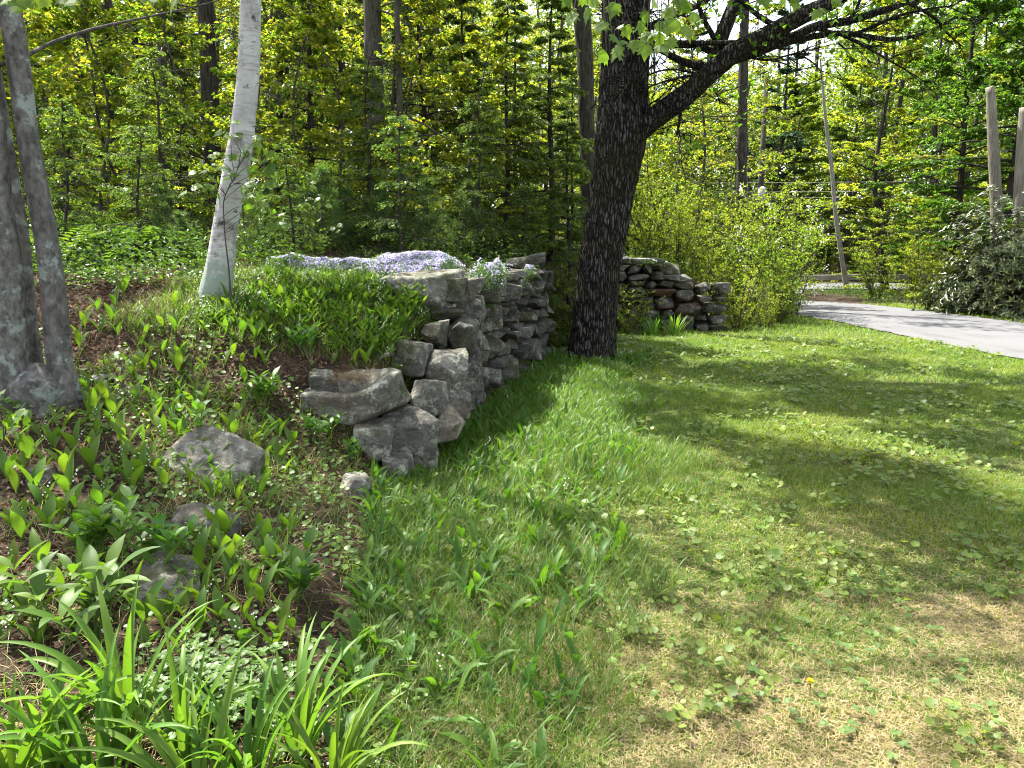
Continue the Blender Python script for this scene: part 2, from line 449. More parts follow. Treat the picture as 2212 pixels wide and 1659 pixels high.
def groundmat():
    m, nt, nodes, links = newmat('ground')
    tc = N(nt, 'ShaderNodeTexCoord'); co = tc.outputs['Object']
    at_ = N(nt, 'ShaderNodeAttribute', attribute_name='lawn')
    fine = noise(nt, co, 60, 6, .75); mid = noise(nt, co, 3.5, 6, .65); big = noise(nt, co, .7, 4)
    soil = ramp(nt, fine, [(.35, (.016, .011, .008)), (.5, (.045, .029, .02)), (.68, (.11, .078, .055))])
    soil = mixc(nt, ramp(nt, mid, [(.45, (0, 0, 0)), (.65, (.6, .6, .6))]), soil, (.024, .032, .012))
    lawn = ramp(nt, fine, [(.28, (.03, .045, .010)), (.5, (.07, .085, .024)), (.75, (.16, .145, .07))])
    lawn = mixc(nt, ramp(nt, mid, [(.42, (0, 0, 0)), (.62, (.75, .75, .75))]), lawn, (.045, .075, .014))
    c = mixc(nt, at_.outputs['Fac'], soil, lawn)
    p = N(nt, 'ShaderNodeBsdfPrincipled'); p.inputs['Roughness'].default_value = .95; p.inputs['Specular IOR Level'].default_value = .1
    links.new(c, p.inputs['Base Color'])
    b = N(nt, 'ShaderNodeBump'); b.inputs['Strength'].default_value = .8; b.inputs['Distance'].default_value = .02
    links.new(fine, b.inputs['Height']); links.new(b.outputs[0], p.inputs['Normal'])
    o = N(nt, 'ShaderNodeOutputMaterial'); links.new(p.outputs[0], o.inputs[0])
    return m
M['ground'] = groundmat()

def asphf(nt, co):
    a = noise(nt, co, 90, 4, .8); b = noise(nt, co, .8, 5, .6); c2 = noise(nt, mapping(nt, co, (1.6, .25, 1)), 1.2, 4)
    c = ramp(nt, a, [(.3, (.065, .065, .068)), (.7, (.15, .15, .152))])
    c = mixc(nt, ramp(nt, b, [(.4, (0, 0, 0)), (.7, (.5, .5, .5))]), c, (.085, .085, .088))
    c = mixc(nt, ramp(nt, c2, [(.58, (0, 0, 0)), (.66, (.5, .5, .5))]), c, (.06, .058, .056))  # dark streaks: shadows across the paving, painted into the colour
    return c, a
M['asphalt'] = solid('old_asphalt', asphf, .9, (.4, .006), .2)

# ------------------------------------------------------------------ ground sheet
def axis_vals(lo, hi, segs):
    out = [lo]
    for end, step in segs:
        n = max(1, int(round((end - out[-1]) / step)))
        out += list(np.linspace(out[-1], end, n + 1)[1:])
    return np.array(out)
gx = axis_vals(-220, 220, [(-40, 12), (-12, 1.2), (-5, .35), (2, .09), (9, .3), (16, .6), (40, 1.6), (220, 12)])
gy = axis_vals(-40, 320, [(-4, 4), (1, .5), (7.5, .09), (13, .14), (15.2, .3), (16.6, .07), (20, .4), (46, 1.3), (320, 14)])
X, Y = np.meshgrid(gx, gy)
Z = H(X, Y)
idx = np.arange(X.size).reshape(X.shape)
q = np.stack([idx[:-1, :-1], idx[:-1, 1:], idx[1:, 1:], idx[1:, :-1]], -1).reshape(-1, 4)
mb = MB().add(np.stack([X.ravel(), Y.ravel(), Z.ravel()], 1), q)
go = mb.build('ground', M['ground'])
s_ = wall_x(Y.ravel()) - X.ravel()
lawn = np.clip((-s_ + .05) / .5 + .3 * n2(X.ravel(), Y.ravel(), 1.7, 9), 0, 1) * np.clip((23 - Y.ravel()) / 3, 0, 1) * (X.ravel() < 15)
a_ = go.data.attributes.new('lawn', 'FLOAT', 'POINT'); a_.data.foreach_set('value', lawn.astype(np.float32))
tag(go, 'sloping ground of lawn and leafy woodland floor', 'ground', kind='structure')

def strip(A, B, name, mat, z, n=60, cross=8, label='', cat=''):
    a = smooth_path(np.array([(x, y, 0) for x, y in A], float), n); b = smooth_path(np.array([(x, y, 0) for x, y in B], float), n)
    t = np.linspace(0, 1, cross)
    P = a[:, None] * (1 - t)[None, :, None] + b[:, None] * t[None, :, None]
    P[..., 2] = H(P[..., 0], P[..., 1]) + z + .03 * np.sin(np.pi * t)[None]
    # ragged edges
    P[:, 0, :2] += (n2(P[:, 0, 1] * 3, P[:, 0, 0] * 3, 1, 4) * .2)[:, None]
    P[:, -1, :2] += (n2(P[:, -1, 1] * 3, P[:, -1, 0] * 3, 1, 6) * .2)[:, None]
    i = np.arange(n * cross).reshape(n, cross)
    qq = np.stack([i[:-1, :-1], i[:-1, 1:], i[1:, 1:], i[1:, :-1]], -1).reshape(-1, 4)
    return tag(MB().add(P.reshape(-1, 3), qq).build(name, mat), label, cat, kind='structure')
strip(NEAR, FAR, 'driveway', M['asphalt'], .02, 120, 10, 'pale sunlit asphalt driveway curving away behind the shrubs', 'driveway')
strip([(-6, 33.0), (4, 32.6), (12, 32), (25, 31), (60, 29)], [(-6, 39), (4, 38.5), (12, 38), (25, 37), (60, 35)], 'road', M['asphalt'], .06, 120, 8, 'pale road beyond the wooden guard rail', 'road')

# ------------------------------------------------------------------ stones
_bm = bmesh.new(); bmesh.ops.create_icosphere(_bm, subdivisions=5, radius=1)
ICO5 = np.array([v.co[:] for v in _bm.verts]); ICO5F = np.array([[v.index for v in f.verts] for f in _bm.faces]); _bm.free()
_bm = bmesh.new(); bmesh.ops.create_icosphere(_bm, subdivisions=4, radius=1)
ICO4 = np.array([v.co[:] for v in _bm.verts]); ICO4F = np.array([[v.index for v in f.verts] for f in _bm.faces]); _bm.free()

def stone_mesh(a, b, c, seed, fine=False, cuts=6, box=8, rough=1.0):
    """a broken block: six tilted split faces and a few chopped corners, then weathered"""
    r = np.random.default_rng(seed)
    V, F = (ICO5, ICO5F) if fine else (ICO4, ICO4F)
    n = np.concatenate([np.eye(3), -np.eye(3)]) + r.normal(0, .17, (6, 3))
    ch = norm(r.choice([-1, 1], (cuts, 3)) * r.uniform(.25, 1, (cuts, 3)))
    n = norm(np.concatenate([n, ch])); d = np.concatenate([r.uniform(.88, 1.05, 6), r.uniform(.86, 1.25, cuts)])
    k = 26.0
    g = np.maximum(V @ n.T, 0) / d[None]
    rad = (g ** k).sum(1) ** (-1 / k)
    v = V * rad[:, None]
    v = v * (1 / np.abs(v).max(0))
    dims = np.array([a, b, c]); w = v * dims; m = dims.mean()
    dirn = norm(w)
    d1 = fbm(w / m * 1.3 + seed * 1.7, 3, seed) * .07
    ridge = -np.clip(.16 - np.abs(fbm(w / m * 1.5 + seed * .7, 2, seed + 4)), 0, 1) * .35
    d2 = fbm(w * 16 + seed, 4, seed + 9, .65)
    return w + dirn * ((d1 + ridge * .35) * m + d2 * .013 * rough)[:, None], F

def stone_obj(name, dims, pos, seed, parent=None, rot=(0, 0, 0), fine=False, mat='stone', **kw):
    v, F = stone_mesh(*dims, seed, fine, **kw)
    o = MB().add(v, F).build(name, M[mat], parent)
    o.location = [float(x) for x in pos]; o.rotation_euler = rot
    return o

def guillotine(x0, x1, z0, z1, r, maxw, maxh, out):
    w, h = x1 - x0, z1 - z0
    if w <= maxw * r.uniform(.7, 1.25) and h <= maxh * r.uniform(.7, 1.3):
        out.append((x0, x1, z0, z1)); return
    if w / maxw > h / maxh:
        m = x0 + w * r.uniform(.34, .66)
        guillotine(x0, m, z0, z1, r, maxw, maxh, out); guillotine(m, x1, z0, z1, r, maxw, maxh, out)
    else:
        m = z0 + h * r.uniform(.34, .66)
        guillotine(x0, x1, z0, m, r, maxw, maxh, out); guillotine(x0, x1, m, z1, r, maxw, maxh, out)

near_wall = thing('stone_wall', 'long mossy dry stone retaining wall running from the front slab to the dark maple', 'stone wall', (-.1, 8.5, 0))
_off = np.array([-.1, 8.5, 0])
WANG = -math.atan2(1.43, 6.6)
r = np.random.default_rng(21)
cells = []
guillotine(6.75, 11.85, -.06, 1.36, r, .52, .34, cells)
for k, (y0, y1, z0, z1) in enumerate(cells):
    yc, zc = (y0 + y1) / 2, (z0 + z1) / 2
    hb, hc = (y1 - y0) / 2 * .95, (z1 - z0) / 2 * .97
    ha = r.uniform(.20, .27)
    x = wall_x(yc) - ha + .04 + r.uniform(-.08, .09)
    stone_obj('stone', (ha, hb, hc), np.array([x, yc, zc]) - _off, 100 + k, near_wall, (r.uniform(-.14, .14), r.uniform(-.12, .12), WANG + r.uniform(-.2, .2)), True, cuts=6)
# stones measured one by one at the tumbled near end: (px0, px1, py0, py1, distance, half depth, material)
NEARST = [
    (384, 455, 270, 318, 6.75, .24, 'palestone'),   # big upright block on top
    (414, 452, 313, 353, 6.35, .24, 'palestone'),
    (388, 430, 337, 376, 5.95, .20, 'palestone'),
    (424, 468, 350, 391, 6.0, .26, 'palestone'),
    (412, 446, 376, 415, 5.65, .22, 'palestone'),
    (382, 439, 405, 463, 5.35, .22, 'redstone'),
    (434, 461, 408, 444, 5.6, .22, 'palestone'),
    (355, 396, 420, 458, 5.15, .2, 'palestone'),
    (443, 472, 385, 420, 5.95, .22, 'palestone'),
    (447, 476, 318, 352, 6.6, .22, 'stone'),
    (452, 484, 346, 388, 6.7, .22, 'stone'),
    (366, 400, 349, 364, 5.9, .16, 'stone'),
    (318, 384, 415, 440, 5.35, .22, 'stone'),
    (383, 412, 453, 478, 5.05, .16, 'stone'),
    (410, 440, 444, 470, 5.4, .18, 'stone'),
    (447, 470, 281, 320, 6.95, .2, 'stone'),
    (506, 530, 257, 272, 10.6, .16, 'stone'),
    (526, 548, 253, 268, 11.2, .2, 'stone'),
    (462, 486, 296, 322, 7.2, .2, 'stone'),
]
for k, (x0, x1, y0, y1, Yd, hd, mt) in enumerate(NEARST):
    c = at((x0 + x1) / 2, (y0 + y1) / 2, Yd + hd * .6)
    a = (x1 - x0) / 2 / FPX * (Yd + hd * .4); hz = (y1 - y0) / 2 / FPX * (Yd + hd * .4)
    stone_obj('stone', (a * 1.06, hd, hz * 1.06), c - _off, 300 + k * 3, near_wall, (r.uniform(-.1, .1), r.uniform(-.1, .1), r.uniform(-.35, .15)), True, mt, cuts=6)

# the flat broken slab at the front: a thick block whose hollowed top holds pine needles
def slab():
    w, F = stone_mesh(.40, .30, .155, 5, True, cuts=4)
    top = np.clip((w[:, 2] - .02) / .08, 0, 1)
    hol = np.exp(-(((w[:, 0] + .04) / .19) ** 2 + ((w[:, 1] - .0) / .12) ** 2) ** 1.5)
    w[:, 2] -= top * hol * .075
    w[:, 2] += top * .075 * np.clip((w[:, 0] - .04) / .2, 0, 1)
    w[:, 2] += top * .02 * np.clip((w[:, 1] - .08) / .1, 0, 1)
    return w
sl = MB().add(slab(), ICO5F).build('slab', M['palestone'], near_wall)
sl.location = at(359, 397, 5.5) - _off; sl.rotation_euler = (R(9), R(-3), R(-4))
sl['label'] = 'broad flat slab with a hollow full of brown needles'
lump = stone_obj('stone', (.13, .14, .10), at(322, 382, 5.55) - _off, 411, near_wall, (0, 0, .3), True)

far_wall = thing('stone_wall', 'dark dry stone wall with stepped top beyond the maple trunk', 'stone wall', (3, 15.6, 0))
_off2 = np.array([3, 15.6, 0])
cells = []
guillotine(1.55, 3.32, -.06, 1.36, r, .55, .27, cells); guillotine(3.32, 4.42, -.06, .98, r, .6, .32, cells)
cells += [(3.0, 3.62, 1.0, 1.14), (2.95, 3.4, 1.12, 1.38), (2.4, 3.1, 1.32, 1.52), (2.0, 2.45, 1.34, 1.5)]
for k, (x0, x1, z0, z1) in enumerate(cells):
    xc, zc = (x0 + x1) / 2, (z0 + z1) / 2
    hd = r.uniform(.22, .3)
    red = x0 < 3.36 < x1 and .35 < zc < .9 or (3.0 < xc < 3.3 and .4 < zc < .8)
    stone_obj('stone', ((x1 - x0) / 2 * 1.05, hd, (z1 - z0) / 2 * 1.05), np.array([xc, 15.45 + hd + r.uniform(-.05, .05), zc]) - _off2, 600 + k, far_wall, (r.uniform(-.07, .07), r.uniform(-.07, .07), r.uniform(-.08, .08)), False, 'redstone' if red else 'stone', cuts=6)

# boulders of the bank, each by itself
def boulder(q0, q1, depth_half, seed, label, rot=(0, 0, 0), up=.2, mat='palestone', hz=None, cuts=6):
    (x0, y0), (x1, y1) = q0, q1
    p = gq((x0 + x1) / 2, (y0 * .35 + y1 * .65))
    dist = p[1]
    a = (x1 - x0) * QS / 2 / FPX * dist * 1.08
    hz = hz or (y1 - y0) * QS / 2 / FPX * dist
    o = stone_obj('boulder', (a, depth_half, hz), p + np.array([0, depth_half * .2, (up - .32) * hz]), seed, None, rot, True, mat, cuts=cuts, rough=1.4)
    return tag(o, label, 'rock', 'rocks lying in the planted bank')
boulder((335, 930), (555, 1062), .22, 71, 'long grey lichen-spotted boulder half sunk among lily leaves left of the slab', (R(14), R(14), R(-22)), .25)
boulder((340, 1085), (495, 1180), .15, 72, 'pale angular rock with a flat broken top above the leafy clump', (R(12), R(12), R(-20)), .3, cuts=8)
boulder((275, 1185), (435, 1350), .2, 73, 'dark mossy boulder behind the daylily leaves', (R(5), R(5), .3), .1)
boulder((725, 1005), (805, 1095), .12, 74, 'small grey rock at the foot of the wall stones beside brown needles', (0, R(10), .4), .3)
boulder((60, 990), (118, 1055), .1, 75, 'small pinkish rock in leaf litter below the beech roots', (0, 0, .2), .2)
boulder((22, 1258), (70, 1312), .08, 76, 'small rusty rock at the left edge of the bank', (0, 0, .2), .2, 'redstone')
boulder((640, 845), (672, 905), .10, 77, 'dark narrow stone wedged against the left end of the slab', (0, 0, .2), .4)

# ------------------------------------------------------------------ trees
def trunk_path(seed, Ht, lean, wob, K):
    r = np.random.default_rng(seed)
    t = np.linspace(0, 1, K); z = t * Ht
    ph = r.uniform(0, 6.28, 4)
    x = lean[0] * z + wob * (np.sin(t * 4 + ph[0]) - math.sin(ph[0])) * .5 + wob * .4 * (np.sin(t * 9 + ph[1]) - math.sin(ph[1]))
    y = lean[1] * z + wob * (np.sin(t * 4.5 + ph[2]) - math.sin(ph[2])) * .5
    return np.stack([x, y, z], 1)

def rough_tube(P, Rr, sides, amp, seed, vs=1.0, fs=9.0):
    v, f = tubes(P, Rr, sides)
    P = np.asarray(P); K = len(P)
    c = np.repeat(P, sides, 0)
    d = norm(v - c); rad = np.repeat(np.asarray(Rr), sides)
    q = np.stack([d[:, 0] * fs * .3, d[:, 1] * fs * .3, v[:, 2] * vs], 1)
    n = fbm(q * np.array([2.2, 2.2, 1.0]), 3, seed)
    rid = 1 - np.abs(fbm(np.stack([d[:, 0] * fs, d[:, 1] * fs, v[:, 2] * vs * 1.3], 1), 2, seed + 3)) * 2
    lum = fbm(v * 1.6, 2, seed + 5)
    return v + d * (rad * (amp * (.5 * n + .6 * (rid - .5)) + amp * .8 * lum))[:, None], f

def gen_tree(seed, Ht, r0, lean=(0, 0), wob=.1, cb=.3, nbr=30, L0=1.5, L1=.4, el0=10, el1=40, droop=.15, ntw=8, twl=.4, lpt=6,
             leaf=(.09, .05), flat=.7, ldroop=.3, dead=0, sides=10, K=16, tw_spread=(30, 70), taper=.85, deadL=.8, clump=0, amp=.06):
    r = np.random.default_rng(seed)
    P = trunk_path(seed, Ht, lean, wob, K)
    t = np.linspace(0, 1, K)
    Rr = r0 * (1 - t) ** taper * .92 + .008 + r0 * .35 * np.exp(-t * Ht / .25)
    tb = MB(); cb_ = MB()
    v, f = rough_tube(P, Rr, sides, amp, seed); tb.add(v, f)
    def branches(tt, L, el, dr, KK=7):
        n = len(tt)
        base = np.stack([np.interp(tt * Ht, P[:, 2], P[:, k]) for k in range(3)], 1)
        az = np.arange(n) * 2.4 + r.uniform(-.5, .5, n)
        s = np.linspace(0, 1, KK)
        h = np.stack([np.cos(az), np.sin(az), 0 * az], 1)
        sd = np.stack([-np.sin(az), np.cos(az), 0 * az], 1)
        rr = (L * np.cos(el))[:, None] * s
        zz = (L * np.sin(el))[:, None] * s - (dr * L)[:, None] * s ** 2
        B = base[:, None] + rr[..., None] * h[:, None] + zz[..., None] * np.array([0, 0, 1.0])
        wv = (np.sin(s[None] * r.uniform(4, 8, (n, 1)) + r.uniform(0, 6, (n, 1))) - 0) * s[None]
        B = B + (wv * L[:, None] * .06)[..., None] * sd[:, None]
        rb = np.interp(tt, t, Rr) * .38
        rad = np.clip(rb[:, None] * (1 - s) ** .8, .004, None)
        return B, rad, L
    if dead:
        tt = r.uniform(.08, min(cb + .1, .9), dead)
        B, rad, L = branches(tt, deadL * r.uniform(.4, 1.1, dead), R(5) + r.normal(0, .25, dead), np.full(dead, .2))
        v, f = tubes(B, np.clip(rad * .6, .004, .03), 4); tb.add(v, f)
    if nbr:
        tt = cb + (1 - cb) * (np.linspace(0, .98, nbr) + r.uniform(-.02, .02, nbr)).clip(0, .985)
        u = (tt - cb) / (1 - cb)
        L = (L0 + (L1 - L0) * u) * r.uniform(.6, 1.2, nbr)
        el = R(el0) + (R(el1) - R(el0)) * u + r.normal(0, .12, nbr)
        B, rad, L = branches(tt, L, el, droop * r.uniform(.6, 1.4, nbr))
        v, f = tubes(B, rad, 4); tb.add(v, f)
        # twigs
        KB = B.shape[1]
        s = r.uniform(.22, 1, (nbr, ntw)); s.sort(1); s[:, -1] = 1
        k = np.clip((s * (KB - 1)).astype(int), 0, KB - 2); u2 = s * (KB - 1) - k
        ar = np.arange(nbr)[:, None]
        b0 = B[ar, k] * (1 - u2)[..., None] + B[ar, k + 1] * u2[..., None]
        d = norm(B[ar, k + 1] - B[ar, k])
        a = np.radians(r.uniform(*tw_spread, (nbr, ntw))) * np.where(np.arange(ntw) % 2, 1, -1)[None]
        a[:, -1] = 0
        dr = np.stack([d[..., 0] * np.cos(a) - d[..., 1] * np.sin(a), d[..., 0] * np.sin(a) + d[..., 1] * np.cos(a), d[..., 2] + r.normal(0, .12, a.shape)], -1)
        dr = norm(dr)
        TL = (twl * L[:, None] * (1.15 - s * .75) + .08) * r.uniform(.7, 1.2, a.shape)
        m = np.linspace(0, 1, 4)
        T = b0[:, :, None] + dr[:, :, None] * (TL[..., None] * m)[..., None]
        T[..., 2] -= (droop * .6 * TL[..., None] * m ** 2)
        T = T.reshape(-1, 4, 3)
        v, f = tubes(T, np.clip(np.linspace(.006, .002, 4)[None] * np.ones((len(T), 1)), .002, None), 3); tb.add(v, f)
        # leaves
        nT = len(T)
        s = r.uniform(.12, 1.02, (nT, lpt)); k = np.clip((s * 3).astype(int), 0, 2); u2 = s * 3 - k
        ar = np.arange(nT)[:, None]
        p = T[ar, k] * (1 - u2)[..., None] + T[ar, k + 1] * u2[..., None]
        d = norm(T[:, -1] - T[:, 0])[:, None]
        a = r.choice([-1, 1], (nT, lpt)) * r.uniform(.5, 1.25, (nT, lpt))
        ax = np.stack([d[..., 0] * np.cos(a) - d[..., 1] * np.sin(a), d[..., 0] * np.sin(a) + d[..., 1] * np.cos(a), d[..., 2] - ldroop * r.uniform(0, 1.5, a.shape)], -1)
        nr = np.array([0, 0, 1.0]) * flat + r.normal(0, 1 - flat + .05, ax.shape)
        p = p + r.normal(0, .012, p.shape)
        sz = r.uniform(.65, 1.2, nT * lpt)
        keep = np.ones(nT * lpt, bool)
        if clump:
            keep = (fbm(p.reshape(-1, 3) * clump, 2, seed) > -.2)
        v, f = leaves(p.reshape(-1, 3)[keep], ax.reshape(-1, 3)[keep], nr.reshape(-1, 3)[keep], leaf[0] * sz[keep], leaf[1] * sz[keep])
        cb_.add(v, f)
    return tb, cb_

PROTO = {}
def proto(key, bark, leafm, **kw):
    tb, cb = gen_tree(**kw)
    PROTO[key] = (tb.mesh(key + '_trunk', M[bark]), cb.mesh(key + '_crown', M[leafm], False) if cb.n else None)
for k in range(3):
    proto('hemlock%d' % k, 'dark_bark', 'hemlock', seed=40 + k, Ht=[9, 7.5, 11][k], r0=.10, cb=.04, nbr=[90, 74, 100][k], L0=[2.0, 1.7, 2.3][k], L1=.25, el0=4, el1=25,
          droop=.3, ntw=18, twl=.36, lpt=24, leaf=(.085, .028), flat=.55, ldroop=.55, dead=6, tw_spread=(40, 65), wob=.12)
for k in range(4):
    proto('young%d' % k, 'grey_bark', 'spring_leaf', seed=60 + k, Ht=[6, 8, 5, 9][k], r0=[.03, .045, .026, .055][k], lean=[(.05, 0), (-.05, .03), (.10, 0), (.03, 0)][k], wob=.35, cb=[.12, .12, .08, .14][k],
          nbr=[36, 46, 30, 52][k], L0=[1.6, 1.9, 1.4, 2.2][k], L1=.5, el0=15, el1=45, droop=.15, ntw=13, twl=.45, lpt=12, leaf=(.105, .062), flat=.3, ldroop=.7, dead=4, sides=7, clump=1.1)
for k in range(3):
    proto('grove%d' % k, 'dark_bark', ['green_leaf', 'spring_leaf', 'green_leaf'][k], seed=80 + k, Ht=[12, 11, 14][k], r0=[.15, .13, .2][k], lean=[(.02, 0), (-.03, 0), (0, .02)][k], wob=.4, cb=[.10, .08, .14][k],
          nbr=[64, 58, 70][k], L0=[3.4, 3.2, 3.8][k], L1=1.2, el0=6, el1=45, droop=.12, ntw=18, twl=.4, lpt=26, leaf=(.13, .095), flat=.35, ldroop=.5, dead=4, sides=10, clump=.8)
for k in range(3):
    proto('slim%d' % k, 'grey_bark', 'spring_leaf', seed=100 + k, Ht=[13, 15, 12][k], r0=[.08, .10, .065][k], lean=[(.02, 0), (-.03, 0), (.05, 0)][k], wob=.4, cb=[.2, .28, .16][k],
          nbr=32, L0=2.6, L1=.9, el0=12, el1=50, droop=.1, ntw=12, twl=.42, lpt=13, leaf=(.13, .08), flat=.3, ldroop=.6, dead=12, deadL=1.3, sides=12, clump=.9)
for k in range(2):
    proto('sapling%d' % k, 'dark_bark', 'soft_hemlock', seed=140 + k, Ht=[2.4, 2.0][k], r0=.022, cb=.03, nbr=[44, 36][k], L0=[.85, .8][k], L1=.15, el0=8, el1=35,
          droop=.3, ntw=12, twl=.4, lpt=16, leaf=(.045, .014), flat=.5, ldroop=.5, dead=0, tw_spread=(40, 65), wob=.1, sides=6)
proto('farpine', 'dark_bark', 'farpine', seed=120, Ht=20, r0=.25, cb=.12, nbr=60, L0=3.6, L1=.8, el0=2, el1=25, droop=.02, ntw=16, twl=.3, lpt=50, leaf=(.28, .045), flat=.2, ldroop=0, dead=10, sides=10)

def tree(key, name, cat, label, p, rz=0, s=1, group=None, lean=0):
    o = thing(name, label, cat, (p[0], p[1], p[2] - .03), rz, group, s)
    if lean: o.rotation_euler = (0, lean, rz)
    link_mesh('trunk', PROTO[key][0], o)
    if PROTO[key][1]: link_mesh('crown', PROTO[key][1], o)
    return o

def gp(qx, Yd):
    x = (qx * QS - 512) / FPX * (Yd * math.cos(PITCH)) * 1.0
    x = (qx * QS - 512) / FPX * Yd * 1.01
    return np.array([x, Yd, h1(x, Yd)])

# --- the dark maple in the middle
def maple():
    T0 = aq(1276, 775, 11.1); base = np.array([T0[0], 11.1, h1(T0[0], 11.1) - .05])
    root = thing('maple_tree', 'big dark furrowed maple whose heavy limb reaches right over the lawn', 'tree', base)
    pts = [(1276, 790), (1283, 700), (1292, 600), (1304, 520), (1320, 430), (1337, 330), (1346, 230), (1350, 130), (1352, 40), (1356, -60), (1368, -200), (1372, -380)]
    P = np.array([aq(x, y, 11.1) for x, y in pts]); P = smooth_path(P, 330)
    wq = [(790, 104), (740, 96), (650, 90), (520, 88), (400, 92), (320, 104), (270, 108), (200, 98), (100, 94), (0, 90), (-380, 60)]
    zz = np.array([aq(1300, y, 11.1)[2] for y, w in wq]); ww = np.array([w * QS / FPX * 11.1 / 2 for y, w in wq])
    Rr = np.interp(P[:, 2], zz, ww)
    Rr = Rr + .10 * np.exp(-(P[:, 2] - P[0, 2]) / .12)
    v, f = tubes(P, Rr, 128)
    c = np.repeat(P, 128, 0); d = norm(v - c); th = np.arctan2(d[:, 1], d[:, 0])
    # furrowed bark: vertical plates that split and join
    rad = .32
    q = np.stack([np.cos(th) * rad * 15, np.sin(th) * rad * 15, v[:, 2] * 2.6], 1)
    q[:, 0] += .6 * vnoise(v * 4, 2); q[:, 1] += .6 * vnoise(v * 4, 3)
    rid = np.abs(vnoise(q, 11)) ; rid2 = np.abs(vnoise(q * np.array([1.9, 1.9, 2.2]) + 7, 12))
    q3 = fbm(v * np.array([30, 30, 12]), 3, 14)
    hgt = np.clip(rid * 2.4, 0, 1) * .024 + np.clip(rid2 * 2.2, 0, 1) * .012 + q3 * .007 - .02
    lob = .03 * np.sin(th * 3 + 1) * np.exp(-(v[:, 2] - P[0, 2]) / .7) + fbm(v * 1.4, 2, 4) * .025
    v = v + d * (hgt + lob)[:, None] - base
    tb = MB().add(v, f); tb.build('trunk', M['maple_bark'], root)
    def limb(pq, r0, r1, Y0=11.1, Y1=10.4, n=60, sides=28, rough=.10):
        pq = np.array(pq, float); Ys = np.linspace(Y0, Y1, len(pq))
        Pp = smooth_path(np.array([aq(a[0], a[1], y) for a, y in zip(pq, Ys)]) - base, n)
        rr = np.linspace(1, 0, n) ** .8 * (r0 - r1) + r1
        vv, ff = rough_tube(Pp, rr, sides, rough * 1.6, 31 + len(pq), 6, 7)
        vv = vv + norm(vv - np.repeat(Pp, sides, 0)) * (fbm(vv * 22, 3, 9) * .014 * np.repeat(rr, sides) / .15)[:, None]
        return vv, ff, Pp
    lb = MB()
    v, f, main = limb([(1332, 350), (1372, 292), (1412, 256), (1455, 225), (1500, 190), (1545, 148), (1590, 112), (1650, 82), (1720, 40), (1800, 2), (1870, -45), (1960, -110)], .165, .06, 11.1, 10.2, 110, 40)
    lb.add(v, f)
    lb.build('limb', M['maple_bark'], root)
    bb = MB(); paths = [main]
    for pq, a, b in [
        ([(1585, 128), (1640, 110), (1700, 85), (1760, 58), (1830, 46), (1890, 28), (1960, 5), (2040, -30)], .085, .03),
        ([(1640, 105), (1700, 92), (1760, 78), (1830, 72), (1880, 80), (1930, 85), (2000, 70), (2080, 30)], .06, .012),
        ([(1540, 150), (1552, 100), (1570, 50), (1588, 5), (1600, -60), (1605, -160)], .13, .06),
        ([(1550, 120), (1510, 100), (1470, 98), (1430, 98), (1400, 104)], .06, .02),
        ([(1650, 92), (1600, 92), (1550, 93), (1500, 92), (1440, 90), (1395, 92)], .05, .015),
        ([(1540, 150), (1510, 142), (1480, 135), (1450, 122), (1430, 112), (1405, 108)], .08, .02),
        ([(1700, 70), (1665, 50), (1640, 35), (1610, 10), (1570, -30)], .05, .02),
        ([(1545, 85), (1530, 60), (1515, 30), (1508, 0), (1500, -50)], .045, .02),
        ([(1400, 60), (1430, 45), (1470, 28), (1520, 5), (1560, -30)], .06, .03),
        ([(1395, 95), (1375, 85), (1350, 40), (1385, 30), (1440, 20)], .02, .008),
        ([(1590, 115), (1660, 130), (1720, 118), (1770, 150), (1775, 170)], .02, .006),
        ([(1750, 60), (1800, 70), (1860, 96), (1920, 130), (1980, 165)], .03, .006),
        ([(1420, 135), (1400, 150), (1380, 162), (1350, 170)], .02, .006),
        ([(1530, 160), (1480, 165), (1430, 178), (1380, 196)], .025, .005),
        ([(1520, 165), (1460, 150), (1410, 158), (1370, 185)], .022, .005),
        ([(1385, 265), (1400, 235), (1408, 222), (1420, 215)], .02, .006),
        ([(1542, 195), (1550, 208), (1556, 220)], .014, .006),
        ([(1470, 235), (1468, 262), (1462, 292)], .03, .012),
        ([(1830, 46), (1850, 20), (1860, -10), (1870, -50)], .03, .015),
        ([(1960, 5), (2020, 40), (2050, 75), (2090, 110)], .03, .006),
        ([(1850, 72), (1880, 60), (1930, 38), (1990, 22), (2060, 12)], .03, .008),
    ]:
        v, f, pp = limb(pq, a * .85, b * 1.0, 10.85, 10.85 + RNG.uniform(-.9, .5), 26, 10, .08); bb.add(v, f); paths.append(pp)
    # fine bare twigs off the limb branches
    tw = []; r = np.random.default_rng(5); ends = []
    for pp in paths[1:]:
        for _ in range(9):
            k = r.integers(3, len(pp)); d = norm(pp[min(k, len(pp) - 1)] - pp[k - 3]); a = r.normal(0, .8)
            d = norm(d + r.normal(0, .55, 3))
            L = r.uniform(.25, .9); s = np.linspace(0, 1, 5)[:, None]
            w = pp[k] + d * L * s + np.array([0, 0, -.12 * L]) * s ** 2 + r.normal(0, .02, (5, 3)) * s
            tw.append(w); ends.append(w[-1])
            for _ in range(2):
                kk = r.integers(1, 4); d2 = norm(d + r.normal(0, .6, 3)); tw.append(w[kk] + d2 * L * .5 * s + r.normal(0, .012, (5, 3)) * s); ends.append(tw[-1][-1])
    tw = np.array(tw); v, f = tubes(tw, np.linspace(.007, .0025, 5)[None] * r.uniform(.8, 1.4, (len(tw), 1)), 4); bb.add(v, f)
    bb.build('branch', M['maple_bark'], root)
    # crown high over the lawn: flat sprays of leaves on spreading boughs
    top = P[-1] - base
    cr = MB(); bo = MB()
